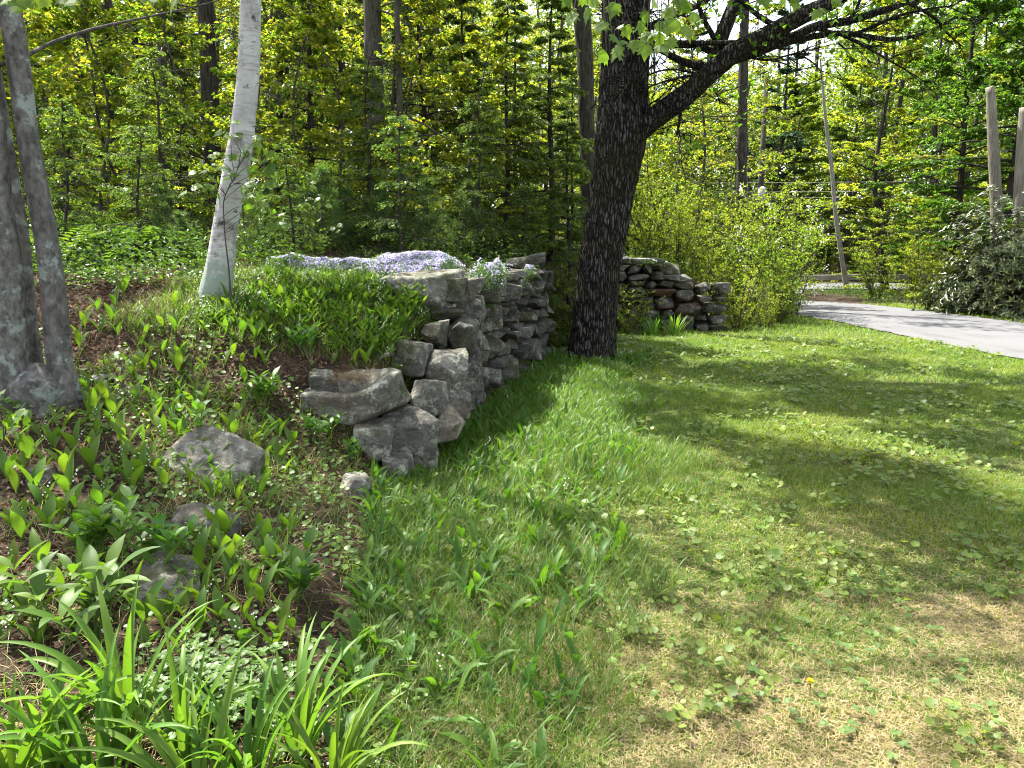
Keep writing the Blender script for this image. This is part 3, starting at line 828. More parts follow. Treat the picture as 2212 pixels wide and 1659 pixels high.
    r = np.random.default_rng(77)
    cs = []
    while len(cs) < 1150:
        p = r.uniform(-1, 1, 3)
        if p @ p < 1 and (p @ p > .25 or r.random() < .3): cs.append(p * np.array([6.6, 5.2, 3.0]) + np.array([-.7, -1.2, 9.6]))
    cs = np.array(cs)
    cs = cs[(fbm(cs * np.array([1.05, 1.05, .5]), 2, 3) > .16) & (cs[:, 0] > -3.1 - .25 * (cs[:, 2] - 9))]
    n = 165; C = np.repeat(cs, n, 0); rr = np.sqrt(r.random(len(C))) * .38; a = r.uniform(0, 6.28, len(C))
    pts_ = C + np.stack([rr * np.cos(a), rr * np.sin(a), r.normal(0, .16, len(C)) - rr * .2], 1)
    ax = np.stack([np.cos(a), np.sin(a), r.normal(-.35, .3, len(C))], 1)
    v, f = leaves(pts_, ax, np.array([0, 0, 1.0]) + r.normal(0, .35, pts_.shape), r.uniform(.08, .13, len(C)), r.uniform(.07, .11, len(C))); cr.add(v, f)
    hub = np.array([.5, 0, 6.2]); s = np.linspace(0, 1, 6)[:, None]
    bw = np.array([(P[225 + (i * 7) % 103] - base) * (1 - s) + c * s + np.array([0, 0, 1.6]) * (s * (1 - s)) + np.cumsum(r.normal(0, .22, (6, 3)), 0) * (s * (1 - s)) * 3 for i, c in enumerate(cs[::11])])
    v, f = tubes(bw, np.linspace(.045, .008, 6)[None] * np.ones((len(bw), 1)), 5); bo.add(v, f)
    bo.build('bough', M['maple_bark'], root)
    # a few leaves on the limb twigs
    e = np.array(ends); e = e[(e[:, 0] > 1.3) & (r.random(len(e)) < .3)]; e = np.repeat(e, 4, 0) + r.normal(0, .07, (len(e) * 4, 3)); ax = r.normal(0, 1, e.shape); ax[:, 2] -= .5
    v, f = leaves(e, ax, np.array([0, 0, 1.0]) + r.normal(0, .5, e.shape), .09, .08); cr.add(v, f)
    cr.build('crown', M['maple_leaf'], root, False)
    # lobed leaves on the long twig that hangs down in front of the trunk
    out = np.array([(0, 0), (.22, -.02), (.42, .08), (.36, .2), (.62, .38), (.40, .44), (.46, .62), (.26, .58), (.16, .72), (0, 1.02)])
    shp = np.concatenate([out, (out[1:-1] * [-1, 1])[::-1]])
    ll = MB(); tp = MB()
    def maple_leaf(mb, p, ax, nr, s):
        ax = norm(ax); sd = norm(np.cross(ax, nr)); nn = np.cross(sd, ax)
        vv = p + s * (shp[:, :1] * sd + (shp[:, 1:] - .0) * ax - nn * (shp[:, :1] ** 2) * .5 - nn * .25 * shp[:, 1:] ** 2)
        mb.add(vv, np.arange(len(shp))[None])
    r = np.random.default_rng(8)
    sprays = [((1300, -120), 4.6, [(1305, 60), (1330, 20), (1350, 70), (1322, 88), (1340, 112), (1310, 128), (1372, 100)]),
              ((1420, -120), 4.4, [(1400, 40), (1420, 62), (1445, 30), (1460, 55), (1432, 88), (1455, 95), (1480, 70), (1405, 85), (1385, 60), (1490, 20), (1425, 110), (1395, 110), (1470, 5), (1410, 10), (1500, 40)]),
              ((1260, -100), 4.9, [(1230, 10), (1255, 0), (1270, 30), (1285, 8), (1240, 40)]),
              ((30, -80), 3.6, [(20, 0), (60, -5), (95, 3), (135, 0), (45, 12)]),
              ((360, -80), 3.6, [(340, -4), (380, 0)]),
              ((1760, -80), 5.0, [(1690, 5), (1720, 12), (1650, 0), (1770, 35), (1800, 10)])]
    for o0, Yd, ls in sprays:
        A0 = aq(*o0, Yd) - base
        for (lx, ly) in ls:
            y2 = Yd + r.uniform(-.25, .25); p = aq(lx, ly - 14, y2) - base
            s = np.linspace(0, 1, 6)[:, None]
            w = A0 * (1 - s) + p * s + np.array([0, 0, .10]) * (s * (1 - s)); tp.add(*tubes(w, np.linspace(.005, .0015, 6), 4))
            maple_leaf(ll, p, np.array([r.normal(0, .5), r.normal(-.3, .3), -.8]), np.array([r.normal(0, .5), -.8, .7]), r.uniform(.075, .105))
            if r.random() < .6: maple_leaf(ll, p + r.normal(0, .03, 3), np.array([r.normal(0, 1), r.normal(-.2, .5), -.4]), np.array([r.normal(0, .6), -.5, .8]), r.uniform(.05, .08))
        up = np.array([A0 + (np.array([.8, -4.5, 8.5]) - A0) * k for k in np.linspace(0, 1, 6)]); tp.add(*tubes(up, np.linspace(.006, .02, 6), 4))
    tp.build('twig', M['twig'], root)
    ll.build('foliage', M['maple_leaf'], root, False)['label'] = 'spray of large bright lobed leaves hanging before the trunk'
    return shp, maple_leaf
SHP, maple_leaf = maple()

def widths(pq, wq, n):
    p = np.array(pq, float); c = np.concatenate([[0], np.cumsum(np.linalg.norm(np.diff(p, axis=0), axis=1))]); c /= c[-1]
    wp = np.interp(np.linspace(0, 1, len(p)), np.linspace(0, 1, len(wq)), wq)
    return np.interp(np.linspace(0, 1, n), c, wp)

def stem_part(mb, pq, wq, Yd, base, sides=40, n=70, amp=.10, seed=3, Y2=None):
    P = smooth_path(np.array([aq(x, y, Yd + ((Y2 or Yd) - Yd) * k / (len(pq) - 1)) for k, (x, y) in enumerate(pq)]) - base, n)
    Rr = widths(pq, wq, n) * QS / FPX * Yd / 2
    v, f = rough_tube(P, Rr, sides, amp, seed, 3, 3); mb.add(v, f)
    return P

def high_crown(root, centre, radii, ncl, nl, leaf, mat, origin, seed, name='crown', thr=-.2):
    r = np.random.default_rng(seed); cs = []
    while len(cs) < ncl:
        p = r.uniform(-1, 1, 3)
        if p @ p < 1: cs.append(p * np.array(radii) + np.array(centre))
    cs = np.array(cs); cs = cs[fbm(cs * .5, 2, seed) > thr]
    C = np.repeat(cs, nl, 0); rr = np.sqrt(r.random(len(C))) * .42; a = r.uniform(0, 6.28, len(C))
    p = C + np.stack([rr * np.cos(a), rr * np.sin(a), r.normal(0, .15, len(C)) - rr * .2], 1)
    ax = np.stack([np.cos(a), np.sin(a), r.normal(-.35, .3, len(C))], 1)
    v, f = leaves(p, ax, np.array([0, 0, 1.0]) + r.normal(0, .35, p.shape), leaf * r.uniform(.8, 1.2, len(C)), leaf * .65 * r.uniform(.8, 1.2, len(C)))
    MB().add(v, f).build(name, M[mat], root, False)
    s = np.linspace(0, 1, 6)[:, None]
    bw = np.array([np.array(origin) * (1 - s) + c * s + np.array([0, 0, .5]) * (s * (1 - s)) for c in cs[::4]])
    v, f = tubes(bw, np.linspace(.025, .005, 6)[None] * np.ones((len(bw), 1)), 5)
    return v, f

# --- birch
b0 = gq(462, 652)
birch = thing('birch_tree', 'white paper birch with lichen-crusted foot standing on the bank', 'tree', b0)
mb = MB()
BP = stem_part(mb, [(458, 668), (463, 640), (476, 570), (488, 480), (503, 400), (520, 310), (531, 220), (539, 110), (541, 0), (543, -150), (552, -400), (570, -640)], [80, 68, 58, 51, 51, 51, 47, 44, 42, 40, 32, 22], b0[1], b0, 48, 90, .07, 6)
mb.build('trunk', M['birch_bark'], birch)
bv = high_crown(birch, (.7, .5, 7.2), (2.1, 2.3, 2.4), 30, 100, .085, 'spring_leaf', BP[-8], 12)
MB().add(*bv).build('bough', M['twig'], birch)

# --- beech clump at the left edge
e0 = gq(70, 862)
beech = thing('beech_tree', 'grey lichen-spotted beech with several stems from one flared root at the left edge', 'tree', e0)
Yb = e0[1]
for pq, wq, dy, sd in [
    ([(134, 905), (137, 830), (128, 770), (118, 660), (106, 553), (86, 440), (66, 333), (44, 167), (18, 0), (-10, -160), (-60, -420), (-110, -700)], [100, 66, 52, 50, 47, 45, 43, 42, 41, 40, 38, 34], 0, 4),
    ([(20, 960), (24, 880), (20, 780), (14, 700), (6, 553), (-8, 430), (-20, 300), (-36, 150), (-66, -100), (-110, -500)], [170, 112, 84, 76, 70, 64, 58, 52, 44, 36], -.1, 8),
    ([(86, 890), (77, 800), (66, 720), (56, 600), (48, 500), (32, 400), (16, 300), (-4, 180), (-40, -40), (-90, -400)], [44, 38, 32, 27, 25, 22, 20, 18, 15], .14, 11)]:
    mb = MB(); stem_part(mb, pq, wq, Yb + dy, e0, 44, 90, .10, sd); mb.build('trunk', M['beech_bark'], beech)
mb = MB()
stem_part(mb, [(75, 800), (72, 850), (66, 900), (50, 925), (30, 950)], [70, 120, 60, 40, 20], Yb, e0, 30, 30, .2, 14, Yb - .35)
stem_part(mb, [(80, 870), (98, 885), (86, 915), (60, 940), (40, 965)], [60, 40, 34, 28, 10], Yb - .05, e0, 24, 30, .2, 15, Yb - .45)
stem_part(mb, [(110, 840), (140, 850), (160, 858), (185, 862)], [60, 34, 24, 8], Yb, e0, 20, 20, .2, 16)
mb.build('root', M['beech_bark'], beech)
bv = high_crown(beech, (-1.5, 2.1, 6.4), (2.6, 2.5, 1.8), 62, 100, .10, 'green_leaf', (-.5, 0, 4.6), 15)
MB().add(*bv).build('bough', M['beech_bark'], beech)
# long low bare branch across the top left
mb = MB()
stem_part(mb, [(-4, 142), (60, 118), (117, 90), (200, 63), (317, 37), (430, 12), (520, -14)], [10, 9, 8, 7, 5, 4, 3], Yb, e0, 8, 40, .1, 3, Yb + 1.5)
mb.build('branch', M['grey_bark'], beech)

# --- distinct trunks of the wood behind the wall
WOOD = 'trees of the wood behind the wall'
def straight(pq, wq, Yd, name, label, bark, crown=None, dead=14, seed=1, deadL=1.2, group=WOOD, cat='tree'):
    x0, y0 = pq[0]
    b = aq(x0, y0, Yd); b[2] = h1(b[0], Yd)
    o = thing(name, label, cat, b, group=group)
    mb = MB()
    pts = [tuple(p) for p in pq]
    P0 = np.array([aq(x, y, Yd) for x, y in pts]); P0[0, 2] = min(P0[0, 2], b[2] - .1)
    P = smooth_path(P0 - b, 60); Rr = widths(pq, wq, 60) * QS / FPX * Yd / 2
    v, f = rough_tube(P, Rr, 24, .10, seed, 4, 6); mb.add(v, f)
    if dead:
        r = np.random.default_rng(seed); n = dead
        k = r.integers(8, 58, n); az = r.uniform(0, 6.28, n); L = deadL * r.uniform(.4, 1.2, n); s = np.linspace(0, 1, 6)
        d = np.stack([np.cos(az), np.sin(az), r.normal(.15, .25, n)], 1)
        B = P[k][:, None] + d[:, None] * (L[:, None] * s)[..., None]; B[..., 2] -= .12 * L[:, None] * s ** 2
        B += np.cumsum(r.normal(0, .03, B.shape), 1) * s[None, :, None]
        v, f = tubes(B, np.clip(np.linspace(.022, .004, 6)[None] * r.uniform(.5, 1.2, (n, 1)), .003, None), 5); mb.add(v, f)
        B2 = B[:, 3][:, None] + norm(d + r.normal(0, .5, d.shape))[:, None] * (L[:, None] * .5 * s)[..., None]
        v, f = tubes(B2, np.linspace(.008, .003, 6)[None] * np.ones((n, 1)), 4); mb.add(v, f)
    mb.build('trunk', M[bark], o)
    if crown:
        top = P[-1]
        v, f = high_crown(o, top + np.array([0, 0, 1.0]), crown[0], crown[1], 40, crown[2], crown[3], top - np.array([0, 0, 1.5]), seed + 50)
        MB().add(v, f).build('bough', M[bark], o)
    return o
straight([(824, 470), (818, 400), (812, 250), (806, 100), (804, 0), (800, -250), (796, -600)], [38, 34, 32, 36, 36, 32, 24], 13.5, 'forest_tree', 'straight dark grey trunk rising above the purple flowers with side branches at the top', 'grey_bark', ((2.4, 2.4, 1.8), 50, .11, 'spring_leaf'), 16, 3)
straight([(868, 470), (866, 350), (863, 200), (858, 50), (856, -200), (850, -500)], [17, 15, 14, 12, 10, 7], 13.2, 'forest_tree', 'thin grey trunk with a side shoot just right of the straight dark trunk', 'grey_bark', ((1.5, 1.5, 1.2), 24, .11, 'spring_leaf'), 14, 5)
straight([(462, 420), (458, 300), (452, 180), (446, 60), (440, -80), (436, -400)], [34, 32, 36, 34, 32, 26], 15.5, 'forest_tree', 'dark broken-barked trunk directly left of the birch', 'dark_bark', ((2.2, 2.2, 1.8), 40, .11, 'spring_leaf'), 20, 7)
straight([(134, 380), (134, 260), (128, 120), (124, 0), (120, -300)], [26, 24, 24, 22, 16], 15, 'forest_tree', 'dark trunk just right of the beech stems', 'dark_bark', ((2.2, 2.2, 1.8), 40, .11, 'spring_leaf'), 16, 9)
straight([(350, 330), (352, 250), (350, 120), (346, 0), (345, -300)], [22, 20, 20, 17, 12], 15, 'forest_tree', 'slender brownish trunk midway between the beech stems and the birch', 'grey_bark', ((1.8, 1.8, 1.4), 30, .11, 'spring_leaf'), 20, 11)
straight([(1274, 500), (1268, 300), (1262, 100), (1250, -40), (1240, -400)], [34, 32, 34, 34, 26], 17, 'forest_tree', 'tall dark trunk partly hidden behind the maple on its left side', 'dark_bark', ((2.0, 2.0, 1.4), 26, .11, 'hemlock'), 8, 13)
straight([(238, 330), (236, 220), (232, 90), (226, -20), (224, -300)], [18, 16, 16, 14, 10], 19, 'forest_tree', 'narrow dark trunk left of the slender brownish trunk', 'dark_bark', ((1.6, 1.6, 1.4), 24, .11, 'spring_leaf'), 14, 15)
straight([(300, 330), (296, 200), (290, 60), (284, -60), (280, -300)], [15, 14, 13, 12, 8], 20, 'forest_tree', 'thin dark trunk crowded against the slender brownish trunk', 'dark_bark', ((1.6, 1.6, 1.4), 24, .11, 'spring_leaf'), 14, 16)
straight([(398, 340), (394, 200), (390, 60), (386, -60), (380, -300)], [16, 15, 14, 12, 8], 21, 'forest_tree', 'thin dark trunk between the slender brownish trunk and the broken-barked one', 'dark_bark', ((1.6, 1.6, 1.4), 24, .11, 'spring_leaf'), 14, 17)
straight([(170, 330), (176, 200), (180, 60), (182, -60), (184, -300)], [22, 22, 20, 18, 14], 21, 'forest_tree', 'grey trunk deep in the wood right of the dark trunk by the beech', 'grey_bark', ((1.8, 1.8, 1.4), 26, .11, 'spring_leaf'), 12, 18)
straight([(600, 400), (602, 260), (604, 100), (606, -30), (608, -300)], [20, 18, 17, 16, 10], 19, 'forest_tree', 'dark trunk deep in the wood just right of the birch', 'dark_bark', ((1.8, 1.8, 1.4), 30, .11, 'spring_leaf'), 16, 19)
straight([(940, 420), (936, 300), (934, 140), (932, -20), (930, -300)], [24, 22, 22, 20, 14], 21, 'forest_tree', 'dark trunk in the leaves between the thin grey trunk and the tall hemlock', 'dark_bark', ((1.8, 1.8, 1.4), 30, .11, 'spring_leaf'), 10, 20)
straight([(1600, 560), (1602, 400), (1604, 250), (1606, 130), (1610, -30), (1614, -260)], [24, 22, 21, 20, 18, 14], 21.5, 'pine_tree', 'dark straight pine trunk with bare whorled side branches behind the shrubs', 'dark_bark', ((2.4, 2.4, 1.8), 40, .14, 'pine'), 26, 23, 2.0, 'trees right of the maple')
RG = 'trees right of the maple'

# leaning pale trunk beside the guard rail
straight([(1832, 640), (1822, 580), (1806, 470), (1796, 360), (1786, 280), (1778, 200), (1772, 130)], [12, 10, 9, 8, 7, 5, 4], 28.3, 'leaning_tree', 'thin pale bare trunk leaning left beside the guard rail', 'pale_bark', None, 4, 25, .6, RG)

# wood of copies: (q x, distance, proto, scale)
for k, (qx, Yd, s, lab) in enumerate([(165, 9.0, .24, 'little hemlock beside the right beech stem'), (330, 9.4, .26, 'little hemlock two steps left of the birch'), (400, 10.6, .34, 'bushier little hemlock behind the left side of the birch'),
        (640, 9.3, .22, 'low hemlock behind the left tail of the purple flowers'), (800, 11.4, .36, 'soft green hemlock in front of the straight dark trunk'),
        (880, 10.4, .30, 'little hemlock behind the crest of the purple flowers'), (1040, 12.0, .38, 'low hemlock in front of the tall hemlocks'), (1120, 12.2, .36, 'low hemlock behind the far end of the near wall'), (90, 11.0, .34, 'little hemlock seen between the beech stems')]):
    tree('sapling%d' % (k % 2), 'hemlock_sapling', 'sapling', lab, gp(qx, Yd), k * 1.7, s * 3.2, 'little hemlocks along the wood edge')
r = np.random.default_rng(11)
rows = []
for qx, Yd, key, s in [
    (1085, 13.2, 'hemlock0', .64), (1000, 14.6, 'hemlock1', .8), (1175, 14.2, 'hemlock1', .84), (1222, 12.9, 'hemlock1', .52), (930, 16, 'hemlock2', .7), (1120, 17.5, 'hemlock0', .66),
    (690, 14.2, 'hemlock1', .8), (760, 18, 'hemlock2', .8), (640, 18.5, 'hemlock0', .8),
    (410, 16.5, 'hemlock0', .55), (290, 15.0, 'hemlock1', .5), (180, 17.5, 'hemlock1', .7), (60, 15.5, 'hemlock0', .6),
    (1345, 18.8, 'hemlock1', .45), (860, 20, 'hemlock0', .8), (1230, 20.5, 'hemlock2', .5)]:
    rows.append((qx, Yd, key, s, 'hemlock_tree', 'hemlock'))
for qx, Yd, key, s in [
    (600, 10.8, 'young2', .62), (690, 12.3, 'young0', .8), (760, 12.6, 'young2', .8), (900, 13.6, 'young0', .9), (960, 12.8, 'young2', .85), (1010, 16.5, 'young1', 1), (560, 13.0, 'young1', .8),
    (400, 12.2, 'young0', .75), (330, 13.4, 'young2', 1), (250, 12.6, 'young0', .8), (180, 11.8, 'young2', .85), (110, 13.4, 'young1', .8), (30, 12.5, 'young0', .9),
    (850, 15.6, 'young3', .9), (720, 20, 'young3', 1.1), (500, 17, 'young3', .9), (420, 20, 'young1', 1.2), (320, 18, 'young3', 1), (220, 21, 'young1', 1.2), (90, 19, 'young3', 1.0),
    (20, 22, 'young1', 1.2), (610, 22, 'young3', 1.2), (800, 23, 'young1', 1.3), (980, 23, 'young3', 1.2), (1150, 24, 'young1', 1.3), (1280, 23, 'young3', 1.2), (150, 24, 'young3', 1.3), (280, 26, 'young1', 1.4), (440, 26, 'young3', 1.4),
    (1420, 19.0, 'young1', .6), (1500, 24, 'young3', 1.1), (1380, 25, 'young1', 1.2), (1560, 28, 'young3', 1.2)]:
    rows.append((qx, Yd, key, s, 'young_tree', 'young tree'))
for qx, Yd, key, s in [
    (20, 27, 'slim0', 1), (200, 30, 'slim2', 1.1), (330, 29, 'slim0', 1.1), (520, 28, 'slim2', 1.1), (660, 28, 'slim1', 1), (740, 30, 'slim2', 1.2), (830, 29, 'slim0', 1.1),
    (900, 32, 'slim1', 1), (1040, 30, 'slim2', 1.1), (1170, 31, 'slim1', 1), (1300, 31, 'slim2', 1), (1440, 33, 'slim0', .9), (-40, 20, 'slim0', .9), (270, 24, 'slim2', 1), (640, 24, 'slim0', 1)]:
    rows.append((qx, Yd, key, s, 'slender_tree', 'slender tree'))
marks = [(-200, 'from the left edge, behind the beech stems'), (95, 'from the beech towards the slender brownish trunk'), (350, 'from the slender brownish trunk towards the birch'), (530, 'from the birch towards the straight dark trunk'),
         (815, 'from the straight dark trunk towards the maple'), (1330, 'from the maple, behind the far wall')]
rows.sort(key=lambda a: a[0])
cnt = {}
ordn = ['first', 'second', 'third', 'fourth', 'fifth', 'sixth', 'seventh', 'eighth', 'ninth', 'tenth', 'eleventh', 'twelfth']
looks = {'hemlock': 'dark drooping hemlock', 'young tree': 'yellow-green young tree', 'slender tree': 'tall thin tree'}
for k, (qx, Yd, key, s, nm, cat) in enumerate(rows):
    sec = [m for x, m in marks if qx >= x][-1]
    c = cnt.get((cat, sec), 0); cnt[(cat, sec)] = c + 1
    tree(key, nm, cat, f"{ordn[c]} {looks[cat]} {sec}", gp(qx, Yd), r.uniform(0, 6.28), s, WOOD)

# grove on the right beyond the driveway
GL = [(2022, 27.5, 'grove0', 1.0, 'dark-trunked maple standing in the middle of the bright green grove'), (2150, 25, 'grove2', .95, 'maple with dark trunk just left of the weathered posts'),
      (1900, 30, 'grove1', 1.0, 'yellow-green tree of the grove above the leaning pale trunk'), (2260, 24.5, 'grove0', 1.0, 'green maple at the right edge behind the tall post'),
      (2090, 31, 'grove1', 1.05, 'yellow-green tree filling the gap between the two dark grove trunks'), (1960, 41, 'grove2', 1.1, 'green maple beyond the road left of the grove'),
      (1800, 43, 'grove0', 1.0, 'green maple across the road above the guard rail'), (1700, 45, 'grove1', 1.0, 'yellow-green tree across the road right of the pine trunk'),
      (2200, 42, 'grove2', 1.1, 'green maple far across the road behind the posts'), (1870, 26.5, 'young2', .75, 'low bright sapling right of the leaning trunk'),
      (1990, 23.5, 'young2', .65, 'low green sapling left of the rhododendron'), (2320, 30, 'grove1', 1.1, 'tree half out of frame at the right edge')]
for qx, Yd, key, s, lab in GL:
    tree(key, 'maple_tree' if 'grove' in key else 'sapling', 'tree' if 'grove' in key else 'sapling', lab, gp(qx, Yd), r.uniform(0, 6.28), s, RG)
tree('farpine', 'pine_tree', 'pine', 'hazy blue-green pine behind the bare pine trunk', gp(1660, 46), 1.0, .85, RG)
tree('farpine', 'pine_tree', 'pine', 'blue-green pine far off just right of the maple trunk', gp(1480, 50), 2.0, .8, RG)

# ------------------------------------------------------------------ shrubs
def gen_shrub(seed, Ht, rad, nst, ntw, lpt, leaf, flat=.3, ldroop=.4, blossom=0):
    r = np.random.default_rng(seed); K = 8; s = np.linspace(0, 1, K)
    az = r.uniform(0, 6.28, nst); L = Ht * r.uniform(.6, 1.05, nst); ln = r.uniform(.1, 1, nst) * rad
    S = np.stack([np.cos(az)[:, None] * ln[:, None] * s ** 1.3 + .12 * np.cos(az)[:, None], np.sin(az)[:, None] * ln[:, None] * s ** 1.3 + .12 * np.sin(az)[:, None], L[:, None] * s], -1)
    S += np.cumsum(r.normal(0, .03, S.shape), 1) * s[None, :, None]
    st = MB(); st.add(*tubes(S, np.linspace(.016, .003, K)[None] * r.uniform(.7, 1.3, (nst, 1)), 5))
    u = r.uniform(.03, 1, (nst, ntw)); k = np.clip((u * (K - 1)).astype(int), 0, K - 2); f_ = u * (K - 1) - k; ar = np.arange(nst)[:, None]
    b = S[ar, k] * (1 - f_)[..., None] + S[ar, k + 1] * f_[..., None]
    d = r.normal(0, 1, b.shape); d[..., 2] = np.abs(d[..., 2]) * .5 + .1; d = norm(d)
    TL = r.uniform(.2, .6, (nst, ntw)) * Ht / 3
    m = np.linspace(0, 1, 4); T = (b[:, :, None] + d[:, :, None] * (TL[..., None] * m)[..., None]).reshape(-1, 4, 3)
    st.add(*tubes(T, np.linspace(.005, .0018, 4)[None] * np.ones((len(T), 1)), 3))
    nT = len(T); u = r.uniform(.1, 1, (nT, lpt))
    p = T[:, 0][:, None] * (1 - u)[..., None] + T[:, 3][:, None] * u[..., None] + r.normal(0, .012, (nT, lpt, 3))
    ax = norm(T[:, 3] - T[:, 0])[:, None] * .6 + r.normal(0, .7, p.shape); ax[..., 2] -= ldroop * .5
    nr = np.array([0, 0, 1.0]) * flat + r.normal(0, 1 - flat, p.shape)
    sz = r.uniform(.7, 1.2, nT * lpt)
    lf = MB(); lf.add(*leaves(p.reshape(-1, 3), ax.reshape(-1, 3), nr.reshape(-1, 3), leaf[0] * sz, leaf[1] * sz))
    bl = None
    if blossom:
        i = r.integers(0, nT, blossom); c = T[i, 3]; c = np.repeat(c, 9, 0) + r.normal(0, .045, (blossom * 9, 3))
        bl = MB(); bl.add(*leaves(c, r.normal(0, 1, c.shape), r.normal(0, 1, c.shape), .055, .045))
    return st, lf, bl
SHR = []
for k, (hh, rd, ns, nt_, lp, lf, mt) in enumerate([(3.2, 1.3, 13, 26, 9, (.075, .045), 'bright_leaf'), (2.3, 1.1, 12, 22, 9, (.065, .04), 'bright_leaf'), (4.2, 1.5, 12, 26, 9, (.085, .052), 'bright_leaf'), (1.6, 1.0, 13, 20, 9, (.05, .03), 'spring_leaf')]):
    a, b, _ = gen_shrub(200 + k, hh, rd, ns, nt_, lp, lf)
    SHR.append((a.mesh('shrub_stems', M['twig']), b.mesh('shrub_leaves', M[mt], False)))
SG = 'bright shrubs beside the far wall'
def shrub(k, qx, Yd, s, label, rz):
    p = gp(qx, Yd); o = thing('shrub', label, 'shrub', p - np.array([0, 0, .05]), rz, SG, s)
    link_mesh('stem', SHR[k][0], o); link_mesh('foliage', SHR[k][1], o); return o
for k, (kk, qx, Yd, s, lab) in enumerate([
    (0, 1400, 17.3, .8, 'yellow-green shrub close behind the left part of the far wall'), (1, 1455, 17.0, .9, 'yellow-green shrub behind the highest stones of the far wall'),
    (2, 1490, 18.5, .75, 'tall arching shrub with bare lower stems behind the stepped wall top'), (0, 1535, 17.2, .75, 'dense yellow-green shrub behind the low end of the far wall'),
    (1, 1600, 17.2, .95, 'bushy shrub just beyond the right end of the far wall'), (2, 1640, 18.8, .82, 'tall bright shrub right of the pine trunk'),
    (0, 1680, 17.6, .85, 'bright shrub spilling beside the driveway bend'), (2, 1694, 19.6, .66, 'tall loose shrub just left of the guard rail'),
    (1, 1676, 17.4, .62, 'low bright shrub at the edge of the driveway'), (3, 1590, 15.9, .8, 'small dark-stemmed shrub touching the right end of the far wall'),
    (3, 1650, 16.2, .7, 'low twiggy shrub on the grass edge right of the far wall'), (3, 1360, 15.0, .62, 'small leafy shrub against the far wall beside the maple trunk'),
    (0, 1370, 19.5, 1.0, 'tall yellow-green shrub showing right beside the maple trunk'), (2, 1560, 20.5, .9, 'tall yellow-green shrub around the foot of the pine trunk'),
    (1, 1880, 25.8, .9, 'round leafy bush just right of the leaning trunk'), (1, 1960, 25.4, 1.0, 'leafy bush below the grove maples'),
    (1, 2030, 24.6, 1.0, 'leafy bush between the grove trunks and the rhododendron'), (3, 1235, 12.6, .8, 'leafy bush in the gap at the far end of the near wall')]):
    shrub(kk, qx, Yd, s, lab, k * 1.3)
a, b, c = gen_shrub(260, 3.6, .8, 7, 16, 7, (.075, .045), blossom=26)
p = gp(1612, 18.3); o = thing('blossom_tree', 'small white-blossomed tree among the yellow-green shrubs', 'tree', p)
a.build('stem', M['twig'], o); b.build('foliage', M['bright_leaf'], o, False); c.build('blossom', M['white'], o, False)
p = gp(1705, 18.9); o2 = thing('blossom_tree', 'white-blossomed shrub showing over the driveway bend', 'tree', p, 1.0)
for ch in list(o.children): link_mesh(ch.name.split('.')[0], ch.data, o2)

def rhodo(p, label, rx, hz, n, seed):
    r = np.random.default_rng(seed); o = thing('rhododendron', label, 'shrub', p)
    d = norm(r.normal(0, 1, (n, 3))); d[:, 2] = np.abs(d[:, 2])
    d = np.sign(d) * np.abs(d) ** .8
    rad = r.uniform(.62, 1.02, n) * (1 + .45 * fbm(d * 2.6, 3, seed))
    c = d * rad[:, None] * np.array([rx, rx * .9, hz])
    m = 10; C = np.repeat(c, m, 0); D = np.repeat(norm(d + np.array([0, 0, .45])), m, 0)
    a = r.normal(0, 1, C.shape); a = norm(a - (a * D).sum(1, keepdims=True) * D)
    ax = a + D * r.uniform(-.25, .5, (len(C), 1))
    v, f = leaves(C, ax, D, r.uniform(.12, .18, len(C)), r.uniform(.035, .055, len(C)), .15, .12)
    MB().add(v, f).build('foliage', M['rhodo'], o, False)
    s = np.linspace(0, 1, 6)[:, None]
    st = np.array([np.array([q[0] * .1, q[1] * .1, 0]) * (1 - s) + q * s for q in c[::9]])
    MB().add(*tubes(st, np.linspace(.03, .005, 6)[None] * np.ones((len(st), 1)), 5)).build('stem', M['twig'], o)
rhodo(gp(2262, 19.4), 'large dark glossy-leaved rhododendron at the right edge across the driveway', 2.7, 3.0, 3000, 3)
rhodo(gp(2085, 20.3), 'lower rhododendron mound in front of the posts', 1.1, 1.3, 600, 5)

# ------------------------------------------------------------------ posts, guard rail, utility pole
def post(pq, wq, Yd, label, wires=False):
    b = aq(*pq[0], Yd); b[2] = h1(b[0], Yd)
    o = thing('wooden_post', label, 'post', b, group='weathered posts behind the rhododendron')
    P0 = np.array([aq(x, y, Yd) for x, y in pq]); P0[0, 2] = b[2] - .1
    P = smooth_path(P0 - b, 40); P = np.vstack([P, P[-1] + [0, 0, .01]]); rr = np.append(np.interp(np.linspace(0, 1, 40), np.linspace(0, 1, len(wq)), wq) * QS / FPX * Yd / 2, .02)
    v, f = rough_tube(P, rr, 28, .05, 3, 3, 4)
    MB().add(v, f).build('shaft', M['post_wood'], o)
    return o, b
post([(2158, 640), (2152, 440), (2146, 320), (2139, 188)], [26, 24, 22, 17], 21.5, 'weathered grey wooden post with a cut top, the shorter of the two')
post([(2206, 640), (2204, 450), (2208, 340), (2214, 232)], [34, 30, 26, 20], 21.0, 'weathered grey wooden post at the right edge of the picture')
g0, g1 = aq(1715, 601, 30.2), aq(1925, 597, 30.0)
rail = thing('guard_rail', 'long pale wooden guard rail between the driveway end and the road', 'guard rail', (g0[0], g0[1], h1(g0[0], g0[1])))
